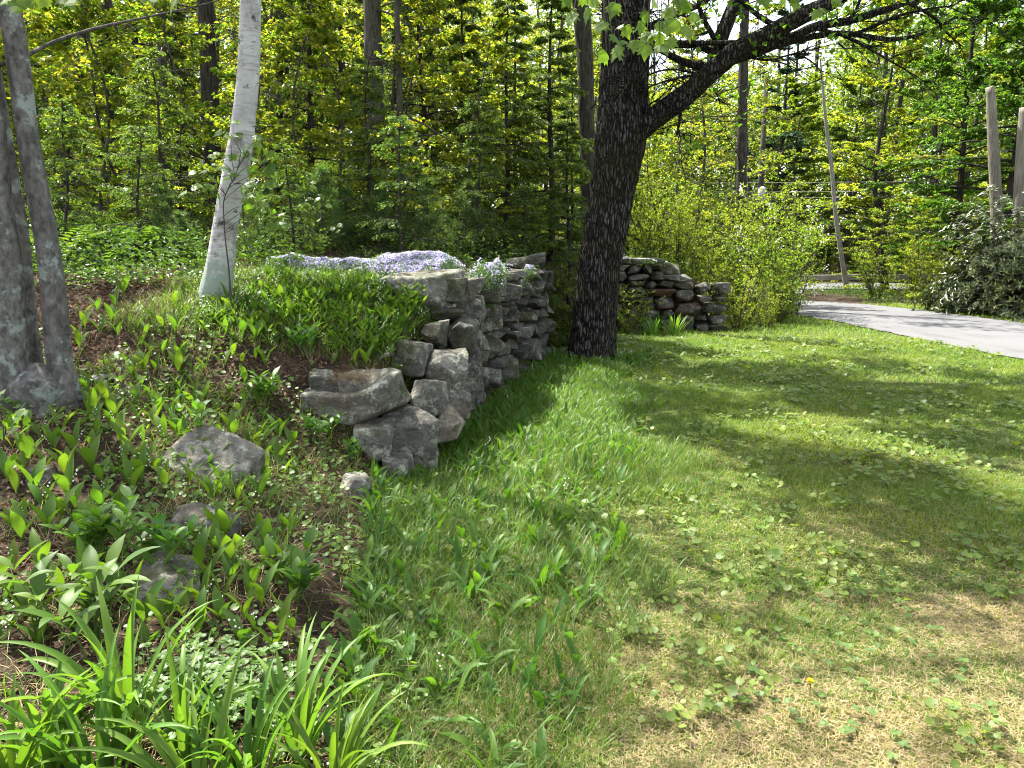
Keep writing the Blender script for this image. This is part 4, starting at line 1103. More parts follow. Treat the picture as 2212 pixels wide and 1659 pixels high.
def beam(A, B, h, d, n=12):
    A = np.array(A); B = np.array(B); dr = norm(B - A); sd = np.array([-dr[1], dr[0], 0]); 
    prof = np.array([(-1, -1), (-1, 1), (1, 1), (1, -1)]) * .5
    t = np.linspace(0, 1, n)[:, None, None]
    V = A + (B - A) * t + sd * (prof[:, 0] * d)[None, :, None] + np.array([0, 0, 1.0]) * (prof[:, 1] * h)[None, :, None]
    i = np.arange(n * 4).reshape(n, 4); a = i[:-1]; b = np.roll(a, -1, 1); c = i[1:]; dd = np.roll(c, -1, 1)
    return V.reshape(-1, 3), [np.stack([a, b, dd, c], -1).reshape(-1, 4), i[:1, ::-1], i[-1:]]
ro = np.array(rail.location)
mb = MB(); mb.add(*beam(g0 - ro + [-1, 0, 0], g1 - ro + [3, 0, 0], .22, .12)); bo = mb.build('rail', M['rail_wood'], rail, False)
bv = bo.modifiers.new('bevel', 'BEVEL'); bv.width = .02; bv.segments = 2
for k in range(5):
    t = k / 4; p = (g0 - ro) * (1 - t) + (g1 - ro) * t + np.array([.25 + (k - 1) * .5, .13, 0]); gz = h1(p[0] + ro[0], p[1] + ro[1]) - ro[2]
    mb = MB(); mb.add(*beam([p[0], p[1], gz - .1], [p[0], p[1] + .001, p[2] + .16], .16, .16, 2)); mb2 = mb.build('post', M['rail_wood'], rail, False)
# utility pole, its transformer and wires
up = gp(1622, 41); pole = thing('utility_pole', 'grey utility pole with a transformer can behind the pine trunk', 'utility pole', up)
mb = MB(); mb.add(*tubes(np.array([[0, 0, -.2], [0, 0, 5], [0, 0, 10.5]]), np.array([.16, .14, .11]), 14, True)); mb.build('shaft', M['dark_bark'], pole)
tz = aq(1622, 425, 41)[2] - up[2]
mb = MB(); mb.add(*tubes(np.array([[0, -.34, tz - .45], [0, -.34, tz - .42], [0, -.34, tz + .38], [0, -.34, tz + .42], [0, -.34, tz + .5]]), np.array([.12, .2, .2, .17, .05]), 16, True)); mb.build('transformer', M['metal'], pole)
mb = MB()
for zq in (395, 415, 428):
    z = aq(1622, zq, 41)[2] - up[2]; s = np.linspace(-1, 1, 21)
    mb.add(*tubes(np.stack([s * 22, s * -1.2, z + .3 * s ** 2], 1), np.full(21, .012), 5))
mb.build('wire', M['rail_wood'], pole)

# ------------------------------------------------------------------ distant wood
def far_wood():
    r = np.random.default_rng(4); mb = MB()
    n = 12500
    Yd = r.uniform(46, 80, n); x = r.uniform(-1, 1, n) * Yd * .95
    qx = (x / Yd * FPX / 1.01 + 512) / QS
    zmax = np.where(qx < 1300, 22, np.where(qx < 1760, 15, 21)) * r.uniform(.7, 1.05, n) * (Yd / 62) * (1 + .25 * n2(x, Yd, .12, 3))
    z = H(x, Yd) + r.random(n) ** .85 * zmax
    nl = 36; C = np.repeat(np.stack([x, Yd, z], 1), nl, 0); rr = np.sqrt(r.random(len(C))) * 1.5; a = r.uniform(0, 6.28, len(C))
    p = C + np.stack([rr * np.cos(a), rr * np.sin(a), r.normal(0, .35, len(C)) - rr * .25], 1)
    ax = np.stack([np.cos(a), np.sin(a), r.normal(-.3, .4, len(C))], 1)
    mb.add(*leaves(p, ax, np.array([0, 0, .25]) + r.normal(0, .6, p.shape), r.uniform(.2, .36, len(C)), r.uniform(.14, .24, len(C))), mat=0)
    m = 80; Yd = r.uniform(44, 70, m); x = r.uniform(-1, 1, m) * Yd * .85; hz = H(x, Yd); s = np.linspace(0, 1, 5)
    ok = ~((Yd < 41) & (x > -8)); Yd, x, hz = Yd[ok], x[ok], hz[ok]; m = len(x)
    T = np.stack([x[:, None] + r.normal(0, 1.2, (m, 1)) * s, Yd[:, None] + 0 * s, hz[:, None] - .2 + 16 * s], -1)
    mb.add(*tubes(T, r.uniform(.1, .22, (m, 1)) * np.linspace(1, .4, 5)[None], 6), mat=1)
    return tag(mb.build('distant_woods', [M['farleaf'], M['dark_bark']], None, False), 'leafy woods closing the view far behind everything', 'woods', kind='stuff')
far_wood()

# low growth on the woodland floor
def undergrowth():
    r = np.random.default_rng(14); mb = MB()
    n = 3300
    y = 6.6 + r.random(n) ** .9 * 26; x = r.uniform(-1, .45, n) * y * .85
    ok = ((wall_x(y) - x) > .5) | (y > 24) & ~in_drive(x, y) & (y < 30) & (x < 3)
    ok &= ~((x > -2.6) & (y < 10.6))
    y2 = r.uniform(23.2, 31, 500); x2 = r.uniform(11.2, 32, 500); k = ~in_drive(x2, y2) & (y2 > 22.5)
    x = np.concatenate([x[ok], x2[k]]); y = np.concatenate([y[ok], y2[k]]); n = len(x)
    hh = r.uniform(.1, .5, n); z = H(x, y)
    nl = 60; C = np.repeat(np.stack([x, y, z], 1), nl, 0); rr = np.sqrt(r.random(len(C))) * .5; a = r.uniform(0, 6.28, len(C))
    p = C + np.stack([rr * np.cos(a), rr * np.sin(a), np.repeat(hh, nl) * r.uniform(.1, 1, len(C))], 1)
    ax = np.stack([np.cos(a), np.sin(a), r.normal(-.1, .4, len(C))], 1)
    mb.add(*leaves(p, ax, np.array([0, -.2, .6]) + r.normal(0, .5, p.shape), r.uniform(.035, .085, len(C)), r.uniform(.014, .04, len(C))))
    tag(mb.build('undergrowth', M['under'], None, False), 'low leafy undergrowth covering the woodland floor', 'undergrowth', kind='stuff')
undergrowth()

# fern and pine seedling
def fern_mesh(seed, nf, L):
    r = np.random.default_rng(seed); mb = MB(); st = MB(); az = r.uniform(0, 6.28, nf)
    for a in az:
        K = 16; t = np.linspace(0, 1, K); ang = .35 + 1.1 * t ** 1.2; ds = L * r.uniform(.7, 1.1) / K
        P = np.stack([np.cumsum(np.sin(ang) * ds) * math.cos(a), np.cumsum(np.sin(ang) * ds) * math.sin(a), np.cumsum(np.cos(ang) * ds)], 1)
        sd = np.array([-math.sin(a), math.cos(a), 0])
        w = np.sin(np.pi * np.clip(t * .9 + .08, 0, 1)) * L * .26
        for sg in (-1, 1):
            ax = sd * sg + norm(np.gradient(P, axis=0)) * .45
            mb.add(*leaves(P, ax, np.array([0, 0, 1.0]) + 0 * P, w, np.full(K, L / K * 1.1), .1))
        st.add(*tubes(P, np.linspace(.003, .001, K), 3))
    return mb.mesh('fern_fronds', M['fern'], False), st.mesh('fern_stalks', M['stem'])
FM = [fern_mesh(k, 9, .62) for k in range(3)]
for k, (qx, qy, lab) in enumerate([(250, 512, 'bright fern tuft on the wood edge between the beech and the birch'), (300, 520, 'bright fern beside the tuft left of the birch'), (195, 530, 'fern just right of the beech stems'), (350, 545, 'shaded fern a step left of the birch foot'), (275, 545, 'low fern in front of the bright fern tuft'), (130, 560, 'fern half hidden by the right beech stem')]):
    p = gq(qx, qy + 30); o = thing('fern', lab, 'fern', p, k * 1.1, 'ferns on the wood edge', 1.15)
    link_mesh('frond', FM[k % 3][0], o); link_mesh('stalk', FM[k % 3][1], o)

def pine_seed(seed, Ht):
    r = np.random.default_rng(seed); st = MB(); nd = MB(); st.add(*tubes(np.array([[0, 0, 0], [.01, 0, Ht / 2], [0, .01, Ht]]), np.array([.008, .006, .003]), 5))
    ends = [np.array([0, 0, Ht])]; br = []
    for z in np.arange(.18, .98, .13):
        for a in r.uniform(0, 6.28, 5):
            L = Ht * .5 * (1.1 - z) * r.uniform(.5, 1.2); d = np.array([math.cos(a), math.sin(a), .35]); b = np.array([0, 0, Ht * z]); s = np.linspace(0, 1, 5)[:, None]
            br.append(b + d * L * s); ends += [b + d * L * q for q in (.35, .6, .8, 1)]
    st.add(*tubes(np.array(br), np.linspace(.004, .0015, 5)[None] * np.ones((len(br), 1)), 3))
    e = np.repeat(np.array(ends), 13, 0); ax = r.normal(0, 1, e.shape) + np.array([0, 0, .5])
    nd.add(*leaves(e, ax, r.normal(0, 1, e.shape), r.uniform(.06, .10, len(e)), .0045, .1))
    return st.mesh('pine_stem', M['twig']), nd.mesh('pine_needles', M['pine'], False)
PS = [pine_seed(5, .9), pine_seed(6, .75)]
for k, (qx, Yd, s, lab) in enumerate([(380, 9.2, 1.0, 'small soft-needled pine seedling left of the birch foot'), (410, 8.8, .8, 'shorter pine seedling hard against the left side of the birch foot'), (545, 9.0, 1.1, 'pine seedling just right of the birch'), (590, 9.6, 1.2, 'pine seedling behind the left end of the purple flowers'),
        (710, 10.2, 1.3, 'taller pine seedling behind the middle of the purple flowers'), (760, 11, 1.2, 'pine seedling at the foot of the straight dark trunk'), (660, 10.6, 1.1, 'pine seedling between two others behind the purple flowers'), (830, 11.2, 1.3, 'pine seedling in front of the thin grey trunk'), (930, 10.8, 1.2, 'pine seedling behind the big top block of the wall'), (1010, 11.5, 1.5, 'bushy pine seedling below the tall hemlock')]):
    p = gp(qx, Yd); o = thing('pine_seedling', lab, 'seedling', p, k, 'pine seedlings behind the wall top', s)
    link_mesh('stem', PS[k % 2][0], o); link_mesh('foliage', PS[k % 2][1], o)

# saplings with lobed leaves
def sapling(pq, Yd, leafpts, label, sz, seed, th=.008, dy=.2, name='maple_sapling'):
    r = np.random.default_rng(seed); b = aq(*pq[0], Yd); b[2] = h1(b[0], Yd); o = thing(name, label, 'sapling', b)
    P = np.array([aq(x, y, Yd) for x, y in pq]); P[0, 2] = b[2] - .02; P = smooth_path(P - b, 24); st = MB(); st.add(*tubes(P, np.linspace(th, th * .35, 24), 6)); lf = MB()
    for (lx, ly) in leafpts:
        c = aq(lx, ly, Yd + r.normal(0, dy)) - b
        k = np.argmin(np.linalg.norm(P[6:] - c, axis=1) + 2.5 * np.maximum(P[6:, 2] - c[2] + .12, 0)) + 6; s = np.linspace(0, 1, 7)[:, None]
        st.add(*tubes(P[k] * (1 - s) + c * s + np.array([0, 0, .1]) * s * (1 - s) + np.cumsum(r.normal(0, .006, (7, 3)), 0) * (1 - s), np.linspace(.003, .0012, 7), 4))
        for _ in range(4):
            p = c + r.normal(0, .06, 3) * min(1, sz / .06)
            maple_leaf(lf, p, np.array([r.normal(0, .8), r.normal(-.3, .5), -.45]), np.array([r.normal(0, .5), -.4, 1.0]), sz * r.uniform(.75, 1.25))
    st.build('stem', M['twig'], o); lf.build('foliage', M['maple_leaf'], o, False)
sapling([(497, 640), (495, 590), (484, 480), (484, 430), (500, 395), (512, 370), (520, 330)], b0[1] - .35,
        [(440, 395), (470, 390), (430, 378), (490, 360), (520, 300), (540, 320), (500, 315), (560, 350), (575, 370), (520, 380), (545, 390), (450, 340), (488, 280), (560, 330), (545, 440), (560, 455), (585, 440), (600, 470)], 'dark thin maple sapling growing against the front of the birch', .08, 3)
sapling([(5, 1010), (8, 960), (4, 900), (0, 880)], gq(5, 1010)[1], [(8, 880), (14, 905), (0, 960), (6, 985), (20, 890), (10, 1000)], 'bright lobed maple seedling cut by the left edge', .07, 4, .004, .05)
sapling([(268, 905), (268, 850), (266, 800), (270, 775)], gq(268, 905)[1], [(255, 765), (285, 762), (272, 790), (262, 800)], 'yellowish maple seedling right of the beech foot', .045, 5, .003, .03)
sapling([(715, 600), (712, 540), (700, 500), (690, 470)], 9.6, [(690, 455), (720, 480), (660, 440), (640, 400), (700, 430), (670, 380), (620, 390)], 'leafy sapling behind the middle of the purple flowers, right of the birch', .085, 6)

# ------------------------------------------------------------------ bank plants
def lily_meshes(seed, nl, flower):
    r = np.random.default_rng(seed); lf = MB()
    az = r.uniform(0, 6.28) + np.arange(nl) * (math.pi if nl == 2 else 2.1) + r.normal(0, .3, nl)
    lf.add(*ribbons(np.zeros((nl, 3)) + r.normal(0, .006, (nl, 3)) * [1, 1, 0], az, r.uniform(.17, .24, nl), r.uniform(.045, .065, nl), r.uniform(.15, .4, nl), r.uniform(.2, .8, nl), 8, np.array([.12, .2, .62, .92, 1, .85, .5, .04]), 3, .22))
    m1 = lf.mesh('lily_leaves', M['lily'])
    m2 = None
    if flower:
        fl = MB(); a = r.uniform(0, 6.28); K = 7; t = np.linspace(0, 1, K); ang = .15 + .9 * t ** 2; ds = .19 / K
        P = np.stack([np.cumsum(np.sin(ang) * ds) * math.cos(a), np.cumsum(np.sin(ang) * ds) * math.sin(a), np.cumsum(np.cos(ang) * ds)], 1)
        fl.add(*tubes(P, np.full(K, .0016), 4), mat=0)
        for k in range(5):
            c = P[2 + k * 4 // 6] * (1 - (k * 4 / 6 % 1)) + P[min(3 + k * 4 // 6, K - 1)] * (k * 4 / 6 % 1); c = c + np.array([math.cos(a + 1.5 * (-1) ** k), math.sin(a + 1.5 * (-1) ** k), -.6]) * .009
            fl.add(c + ICO_S * .005, ICO_SF, mat=1)
        m2 = fl.mesh('lily_flowers', [M['stem'], M['white']])
    return m1, m2
_bm = bmesh.new(); bmesh.ops.create_icosphere(_bm, subdivisions=1, radius=1)
ICO_S = np.array([v.co[:] for v in _bm.verts]); ICO_SF = np.array([[v.index for v in f.verts] for f in _bm.faces]); _bm.free()
LM = [lily_meshes(k, [2, 2, 3, 2, 3, 2][k], k % 3 == 0) for k in range(6)]
r = np.random.default_rng(31)
pts = []
tries = 0
while len(pts) < 285 and tries < 7000:
    tries += 1
    qx, qy = r.uniform(0, 900), r.uniform(640, 1420)
    if qy > 1000 and qx > 640: continue
    if qx < 165 and qy < 905: continue
    if 640 < qx and qy > 800: continue
    p = gq(qx, qy)
    if wall_x(p[1]) - p[0] < .12: continue
    dens = n2(np.array([p[0]]), np.array([p[1]]), 1.3, 33)[0]
    if dens < -.3: continue
    if any((p[0] - a[0]) ** 2 + (p[1] - a[1]) ** 2 < .006 for a in pts): continue
    pts.append(p)
for k, p in enumerate(pts):
    j = r.integers(0, 6); fl = LM[j][1] is not None
    o = thing('lily_of_the_valley', 'lily of the valley with upright broad leaves and white bells on the leafy bank' if fl else 'flowerless lily of the valley with upright broad leaves on the leafy bank', 'plant', p, r.uniform(0, 6.28), 'lily of the valley in flower on the bank' if fl else 'flowerless lily of the valley on the bank', r.uniform(.55, .95))
    link_mesh('foliage', LM[j][0], o)
    if fl: link_mesh('flower_stalk', LM[j][1], o)

def lily_stuff(name, pfun, n, label, seed, Lr=(.12, .22), flower=.12, Wr=(.02, .045)):
    r = np.random.default_rng(seed); x, y = pfun(r, n); n = len(x); z = H(x, y)
    b = np.stack([x, y, z - .01], 1); b = np.repeat(b, 2, 0); az = np.repeat(r.uniform(0, 6.28, n), 2) + np.tile([0, 2.6], n) + r.normal(0, .4, 2 * n)
    mb = MB(); mb.add(*ribbons(b, az, r.uniform(*Lr, 2 * n), r.uniform(*Wr, 2 * n), r.uniform(.1, .7, 2 * n), r.uniform(.2, 1.4, 2 * n), 6, np.array([.12, .5, .92, 1, .7, .04]), 3, .22), mat=0)
    m = int(n * flower)
    if m:
        i = r.choice(n, m, False); c = np.stack([x[i], y[i], z[i] + .12], 1); c = np.repeat(c, 6, 0) + np.stack([r.normal(0, .012, m * 6), r.normal(0, .012, m * 6), np.tile(np.linspace(0, .07, 6), m)], 1)
        v = (c[:, None] + ICO_S[None] * .0042).reshape(-1, 3); f = (np.arange(m * 6)[:, None, None] * len(ICO_S) + ICO_SF[None]).reshape(-1, 3)
        mb.add(v, f, mat=1)
    return tag(mb.build(name, [M['lily'], M['white']]), label, 'ground cover', kind='stuff')
def p_foot(r, n):  # along the foot of the wall to the maple, spilling on the lawn
    y = 1.7 + r.random(n) ** .75 * 10; w = I(y, [1.5, 3, 5, 7, 9, 11.8], [.6, 1.0, 1.7, 1.7, 1.3, .7]) * (1 + .35 * n2(y * 0, y, 1.2, 36))
    u = r.random(n) ** 1.9; x = wall_x(y) + .05 + u * w
    x = np.where(y < 5, x - .35 + .1, x)
    return x, y
lily_stuff('lily_of_the_valley_bed', p_foot, 1300, 'dense green bed of broad leaves along the foot of the near wall', 51, flower=.014)
def p_tree(r, n):
    a = r.uniform(0, 6.28, n); d = .36 + np.abs(r.normal(0, .3, n)); return 1.16 + d * np.cos(a), 11.0 + d * np.sin(a) * .9
lily_stuff('lily_of_the_valley_bed', p_tree, 420, 'ring of broad leaves around the foot of the maple', 52, flower=.04)
def p_top(r, n):
    y = 5.85 + r.random(n) * 1.1; x = wall_x(y) - .22 - r.random(n) ** 1.3 * 1.55; k = n2(x, y, 1.5, 35) > -.25; return x[k], y[k]
lily_stuff('lily_of_the_valley_bed', p_top, 800, 'thick sunlit stand of broad leaves on the bank below the purple flowers', 53, (.10, .19), .04, (.018, .034))

# big leafy clumps near the front
def leafy(seed, nst, Ht, npair, L, W, spread=.5, droop=.5):
    r = np.random.default_rng(seed); st = MB(); lf = MB()
    for i in range(nst):
        a = r.uniform(0, 6.28); d = r.uniform(0, spread) ; K = 10; t = np.linspace(0, 1, K); hh = Ht * r.uniform(.6, 1.1)
        P = np.stack([math.cos(a) * (d * .35 + d * .5 * t ** 1.5) * hh * 1.5, math.sin(a) * (d * .35 + d * .5 * t ** 1.5) * hh * 1.5, hh * t], 1)
        st.add(*tubes(P, np.linspace(.004, .002, K), 5))
        for j in range(npair):
            u = .3 + .7 * (j + 1) / npair; k = min(int(u * (K - 1)), K - 2); b = P[k + 1] if u == 1 else P[k] * (1 - (u * (K - 1) - k)) + P[k + 1] * (u * (K - 1) - k)
            for sgn in (0, math.pi):
                aa = a + j * 1.57 + sgn + r.normal(0, .25); l = L * r.uniform(.7, 1.15) * (1 - .3 * abs(u - .7))
                lf.add(*ribbons(b[None], aa, l, W * l / L, r.uniform(.5, 1.0), droop * r.uniform(.4, 1.3), 7, np.array([.08, .55, .92, 1, .82, .45, .03]), 3, .16))
    return st, lf
for k, (qx, qy, sd, ns, hh, npr, L, W, lab, mt, dr) in enumerate([
    (225, 1215, 1, 11, .22, 4, .105, .042, 'light green leafy clump in front of the pale angular rock', 'broad', .5), (330, 1225, 2, 5, .18, 4, .095, .04, 'smaller leafy stems right of the light green clump', 'broad', .5),
    (215, 1400, 3, 8, .26, 3, .17, .052, 'clump of long drooping dark leaves left of the daylilies', 'lily', .9), (560, 880, 4, 8, .2, 4, .12, .04, 'leafy clump in the dappled light left of the slab', 'broad', .6),
    (640, 1290, 5, 6, .16, 3, .12, .05, 'low leafy stems on the lower bank right of the mossy boulder', 'lily', .5), (690, 960, 6, 5, .18, 3, .09, .045, 'leafy stems against the front of the slab', 'broad', .5),
    (675, 770, 7, 7, .18, 4, .11, .036, 'leafy clump above the slab on the needle litter', 'broad', .6), (770, 1010, 8, 4, .16, 3, .08, .035, 'small bright stems before the lowest wall stones', 'broad', .4),
    (80, 1380, 9, 6, .12, 3, .05, .035, 'low dark leafy seedling patch at the left edge', 'violet', .3), (425, 960, 10, 4, .3, 3, .09, .05, 'thin tall-stemmed plant beside the long boulder', 'broad', .5)]):
    p = gq(qx, qy); o = thing('leafy_plant', lab, 'plant', p, 0, 'leafy clumps on the bank')
    a, b = leafy(sd, ns, hh, npr, L, W, .9, dr); a.build('stem', M['stem'], o); b.build('foliage', M[mt], o)

# daylilies
def daylily(seed, n, Lr):
    r = np.random.default_rng(seed); mb = MB(); az = r.uniform(0, 6.28, n)
    b = np.stack([np.cos(az), np.sin(az), 0 * az], 1) * r.uniform(.005, .05, (n, 1))
    t = np.linspace(0, 1, 14)
    mb.add(*ribbons(b, az, r.uniform(*Lr, n), r.uniform(.021, .032, n), r.uniform(.05, .35, n), r.uniform(.3, 2.0, n), 14, np.array([.7, .85, .95, 1, 1, 1, .98, .94, .88, .78, .65, .48, .28, .03]), 3, .28, 1.9, r.normal(0, .5, n)))
    return mb
DL = [daylily(k, 20, (.34, .58)).mesh('daylily_leaves', M['daylily']) for k in range(4)]
for k, (qx, qy, s, lab) in enumerate([(110, 1660, .85, 'daylily clump at the bottom left corner'), (280, 1615, .98, 'tallest daylily clump with upright blades'), (400, 1665, .82, 'daylily clump with arching blades in front of the tallest one'), (540, 1715, .8, 'daylily clump at the bottom edge between two arching clumps'),
        (640, 1640, .88, 'daylily clump with one long blade pointing up right beside the lawn'), (720, 1740, .72, 'daylily clump nearest the lawn at the bottom edge'), (220, 1740, .9, 'daylily clump cut by the bottom edge below the tallest one'), (20, 1740, .85, 'daylily clump cut by the left bottom edge'), (430, 1780, .85, 'daylily clump at the bottom edge below the clover')]):
    p = gq(qx, qy); o = MB
    ob = bpy.data.objects.new('daylily', DL[k % 4]); COL.objects.link(ob); ob.location = p - np.array([0, 0, .02]); ob.rotation_euler = (0, 0, k * 2.1); ob.scale = (s,) * 3
    tag(ob, lab, 'daylily', 'daylilies along the front of the bank')
mb = MB(); r = np.random.default_rng(9)
for (qx, Yd) in ((1415, 14.9), (1440, 14.85), (1465, 14.9)):
    pass
def iris(qx, Yd, label, seed):
    r = np.random.default_rng(seed); n = 34; az = r.uniform(0, 6.28, n); b = np.stack([np.cos(az) * r.uniform(0, .16, n), np.sin(az) * r.uniform(0, .12, n), 0 * az - .02], 1)
    mb = MB(); mb.add(*ribbons(b, az, r.uniform(.3, .5, n), r.uniform(.018, .028, n), r.uniform(.05, .5, n), r.uniform(.1, .8, n), 8, np.array([.8, 1, 1, .98, .9, .75, .5, .03]), 3, .15))
    o = mb.build('iris_clump', M['iris']); o.location = gp(qx, Yd); tag(o, label, 'iris', 'iris clumps before the far wall')
iris(1410, 14.75, 'sword-leaved iris clump before the far wall, nearer the maple', 1); iris(1452, 14.7, 'sword-leaved iris clump before the far wall, farther from the maple', 2)

# ------------------------------------------------------------------ phlox
def phlox(name, x, y, mat, label, seed, hz=.12, lat=None):
    r = np.random.default_rng(seed); n = len(x)
    bump = .5 + .5 * n2(x, y, 2.1, seed)
    s = wall_x(y) - x
    z = H(x, y) + hz * (.35 + .65 * np.clip(bump, 0, 1))
    z = np.where((s < .36) & (y < 12), np.maximum(z * np.clip(s / .36, 0, 1) + (1 - np.clip(s / .36, 0, 1)) * (1.44 - np.clip(.06 - s, 0, 1) * 1.3 + .05 * bump), 1.05), z)
    if lat is not None:
        z = z + .105 * np.sqrt(np.clip(1 - lat ** 2, 0, 1)) * (.45 + 1.1 * np.clip(bump + .35 * n2(x, y, 7, 19), 0, 1.3))
    if hz > .2: z = 1.40 + .12 * np.clip(bump, 0, 1) - np.clip(x - 2.7, 0, 1) * .18
    k = r.random(n) < np.clip(.55 + 1.1 * n2(x, y, 3.2, seed + 2) + .9 * n2(x, y, 9, seed + 3), .04, 1)
    c = np.stack([x, y, z], 1)[k]
    m = 5; a = (np.arange(m) * 2 * math.pi / m)[None] + r.uniform(0, 6, (len(c), 1))
    tilt = r.normal(0, .35, (len(c), 1, 2)); tilt[..., 1] += .6
    ax = np.stack([np.cos(a), np.sin(a), np.cos(a) * tilt[..., 0] + np.sin(a) * tilt[..., 1] + .15], -1).reshape(-1, 3)
    C = np.repeat(c, m, 0); mb = MB(); mb.add(*leaves(C, ax, np.array([0, 0, 1.0]) + 0 * C, .0135, .0115, .05), mat=0)
    g = np.stack([x, y, z], 1); g = np.repeat(g, 3, 0); g[:, 2] -= r.uniform(.005, .11, len(g)); g[:, :2] += r.normal(0, .03, (len(g), 2))
    mb.add(*leaves(g, r.normal(0, 1, g.shape) + [0, 0, .8], r.normal(0, 1, g.shape), .03, .006), mat=1)
    return tag(mb.build(name, [M[mat], M['pine']], None, False), label, 'flowers', kind='stuff')
r = np.random.default_rng(2)
PP = smooth_path([(-2.35, 7.55, 0), (-1.8, 7.55, 0), (-1.3, 7.5, 0), (-.85, 7.4, 0), (-.52, 7.45, 0), (-.33, 7.9, 0), (-.2, 8.5, 0)], 200)
k = (r.random(26000) ** .8 * 199).astype(int); wd = I(k, [0, 60, 120, 160, 199], [.07, .12, .19, .15, .09])
x1 = PP[k, 0] + r.normal(0, .5, 26000) * wd; y1 = PP[k, 1] + r.uniform(-1.7, 1.7, 26000) * wd
lat = np.clip((y1 - PP[k, 1]) / (1.7 * wd), -1, 1)
m = 2400; y2 = r.uniform(8.9, 10.6, m); x2 = wall_x(y2) - np.abs(r.normal(0, .2, m)) + .04; q = n2(x2, y2, 2.0, 71) > .05
ok = np.concatenate([wall_x(y1) - x1 > -.16, q])
phlox('phlox_mat', np.concatenate([x1, x2])[ok], np.concatenate([y1, y2])[ok], 'phlox', 'drift of lavender creeping phlox along the bank top spilling over the near wall', 6, .10, np.concatenate([lat, np.full(m, .9)])[ok])
x = r.uniform(1.75, 3.2, 4200); y = r.normal(15.85, .2, 4200)
r2 = phlox('phlox_mat', x, y, 'white', 'mat of white creeping phlox on the far wall top', 8, .25)

# ------------------------------------------------------------------ lawn
def view_pts(r, n, ylo, yhi, power=1.0, margin=.08):
    y = ylo + (yhi - ylo) * r.random(n) ** power
    half = 512 / FPX + margin
    x = r.uniform(-half, half, n) * (y + .4)
    return x, y
def patchv(x, y):  # green patches of the lawn
    return n2(x, y, .9, 61) * .8 + n2(x, y, 2.6, 62) * .5
def lawn_grass():
    r = np.random.default_rng(70); mb = MB(); th = MB(); ms = MB()
    for (ylo, yhi, n, Lr, W) in ((1.6, 3.2, 90000, (.025, .06), .0030), (3.2, 5.5, 110000, (.03, .065), .0036), (5.5, 9, 110000, (.03, .075), .0055), (9, 14, 90000, (.04, .09), .009), (14, 23.5, 90000, (.05, .12), .014)):
        x, y = view_pts(r, n, ylo, yhi, .8)
        s = wall_x(y) - x
        pv = patchv(x, y)
        dens = np.clip(.55 + pv * .8 + I(y, [2, 4, 8, 12], [-.22, .08, .42, .6]), .05, 1)
        k = (s < .05) & (r.random(n) < dens) & ~in_drive(x, y) & (x < 16)
        k &= (np.hypot(x - 1.14, y - 11.1) > .36) & ~((y > 15.35) & (y < 15.9) & (x < 4.5))
        x, y = x[k], y[k]; n = len(x)
        b = np.stack([x, y, H(x, y) - .004], 1)
        L = r.uniform(*Lr, n) * (1 + .5 * np.clip(n2(x, y, 1.5, 63), -1, 1))
        mb.add(*ribbons(b, r.uniform(0, 6.28, n), L, W * r.uniform(.7, 1.3, n), r.uniform(.1, .9, n), r.uniform(.2, 1.2, n), 3, np.array([1, .8, .03]), 2))
    for (ylo, yhi, n, L, W) in ((1.6, 3.4, 150000, .032, .0017), (3.4, 6.5, 90000, .042, .0026), (6.5, 12, 30000, .06, .005)):
        x, y = view_pts(r, n, ylo, yhi, .8); s = wall_x(y) - x
        k = (s < .15) & (r.random(n) < np.clip(I(y, [2, 3.4, 6, 9], [1.0, .75, .3, .1]) - patchv(x, y), .06, 1)) & ~in_drive(x, y)
        x, y = x[k], y[k]; n = len(x); b = np.stack([x, y, H(x, y) + r.uniform(-.002, .012, n)], 1)
        th.add(*ribbons(b, r.uniform(0, 6.28, n), L * r.uniform(.5, 1.4, n), W * r.uniform(.7, 1.3, n), r.uniform(1.15, 1.6, n), r.uniform(-.2, .5, n), 3, np.array([.8, 1, .1]), 2))
    for (ylo, yhi, n) in ((1.6, 4, 60000), (4, 8, 40000)):
        x, y = view_pts(r, n, ylo, yhi, .8); s = wall_x(y) - x
        k = (s < -.1) & (n2(x, y, 1.4, 66) > .08) & ~in_drive(x, y); x, y = x[k], y[k]; n = len(x); b = np.stack([x, y, H(x, y)], 1)
        ms.add(*ribbons(b, r.uniform(0, 6.28, n), r.uniform(.008, .018, n), .004 * (1 + (y > 4)), r.uniform(.1, 1.2, n), .3, 3, np.array([1, .8, .05]), 2))
    tag(mb.build('grass', M['grass'], None, False), 'short patchy green lawn grass', 'grass', kind='stuff')
    tag(th.build('dry_grass', M['thatch'], None, False), 'tan dry grass lying in the thin parts of the lawn', 'dry grass', kind='stuff')
    tag(ms.build('moss', M['moss'], None, False), 'yellowish moss patches in the lawn', 'moss', kind='stuff')
lawn_grass()

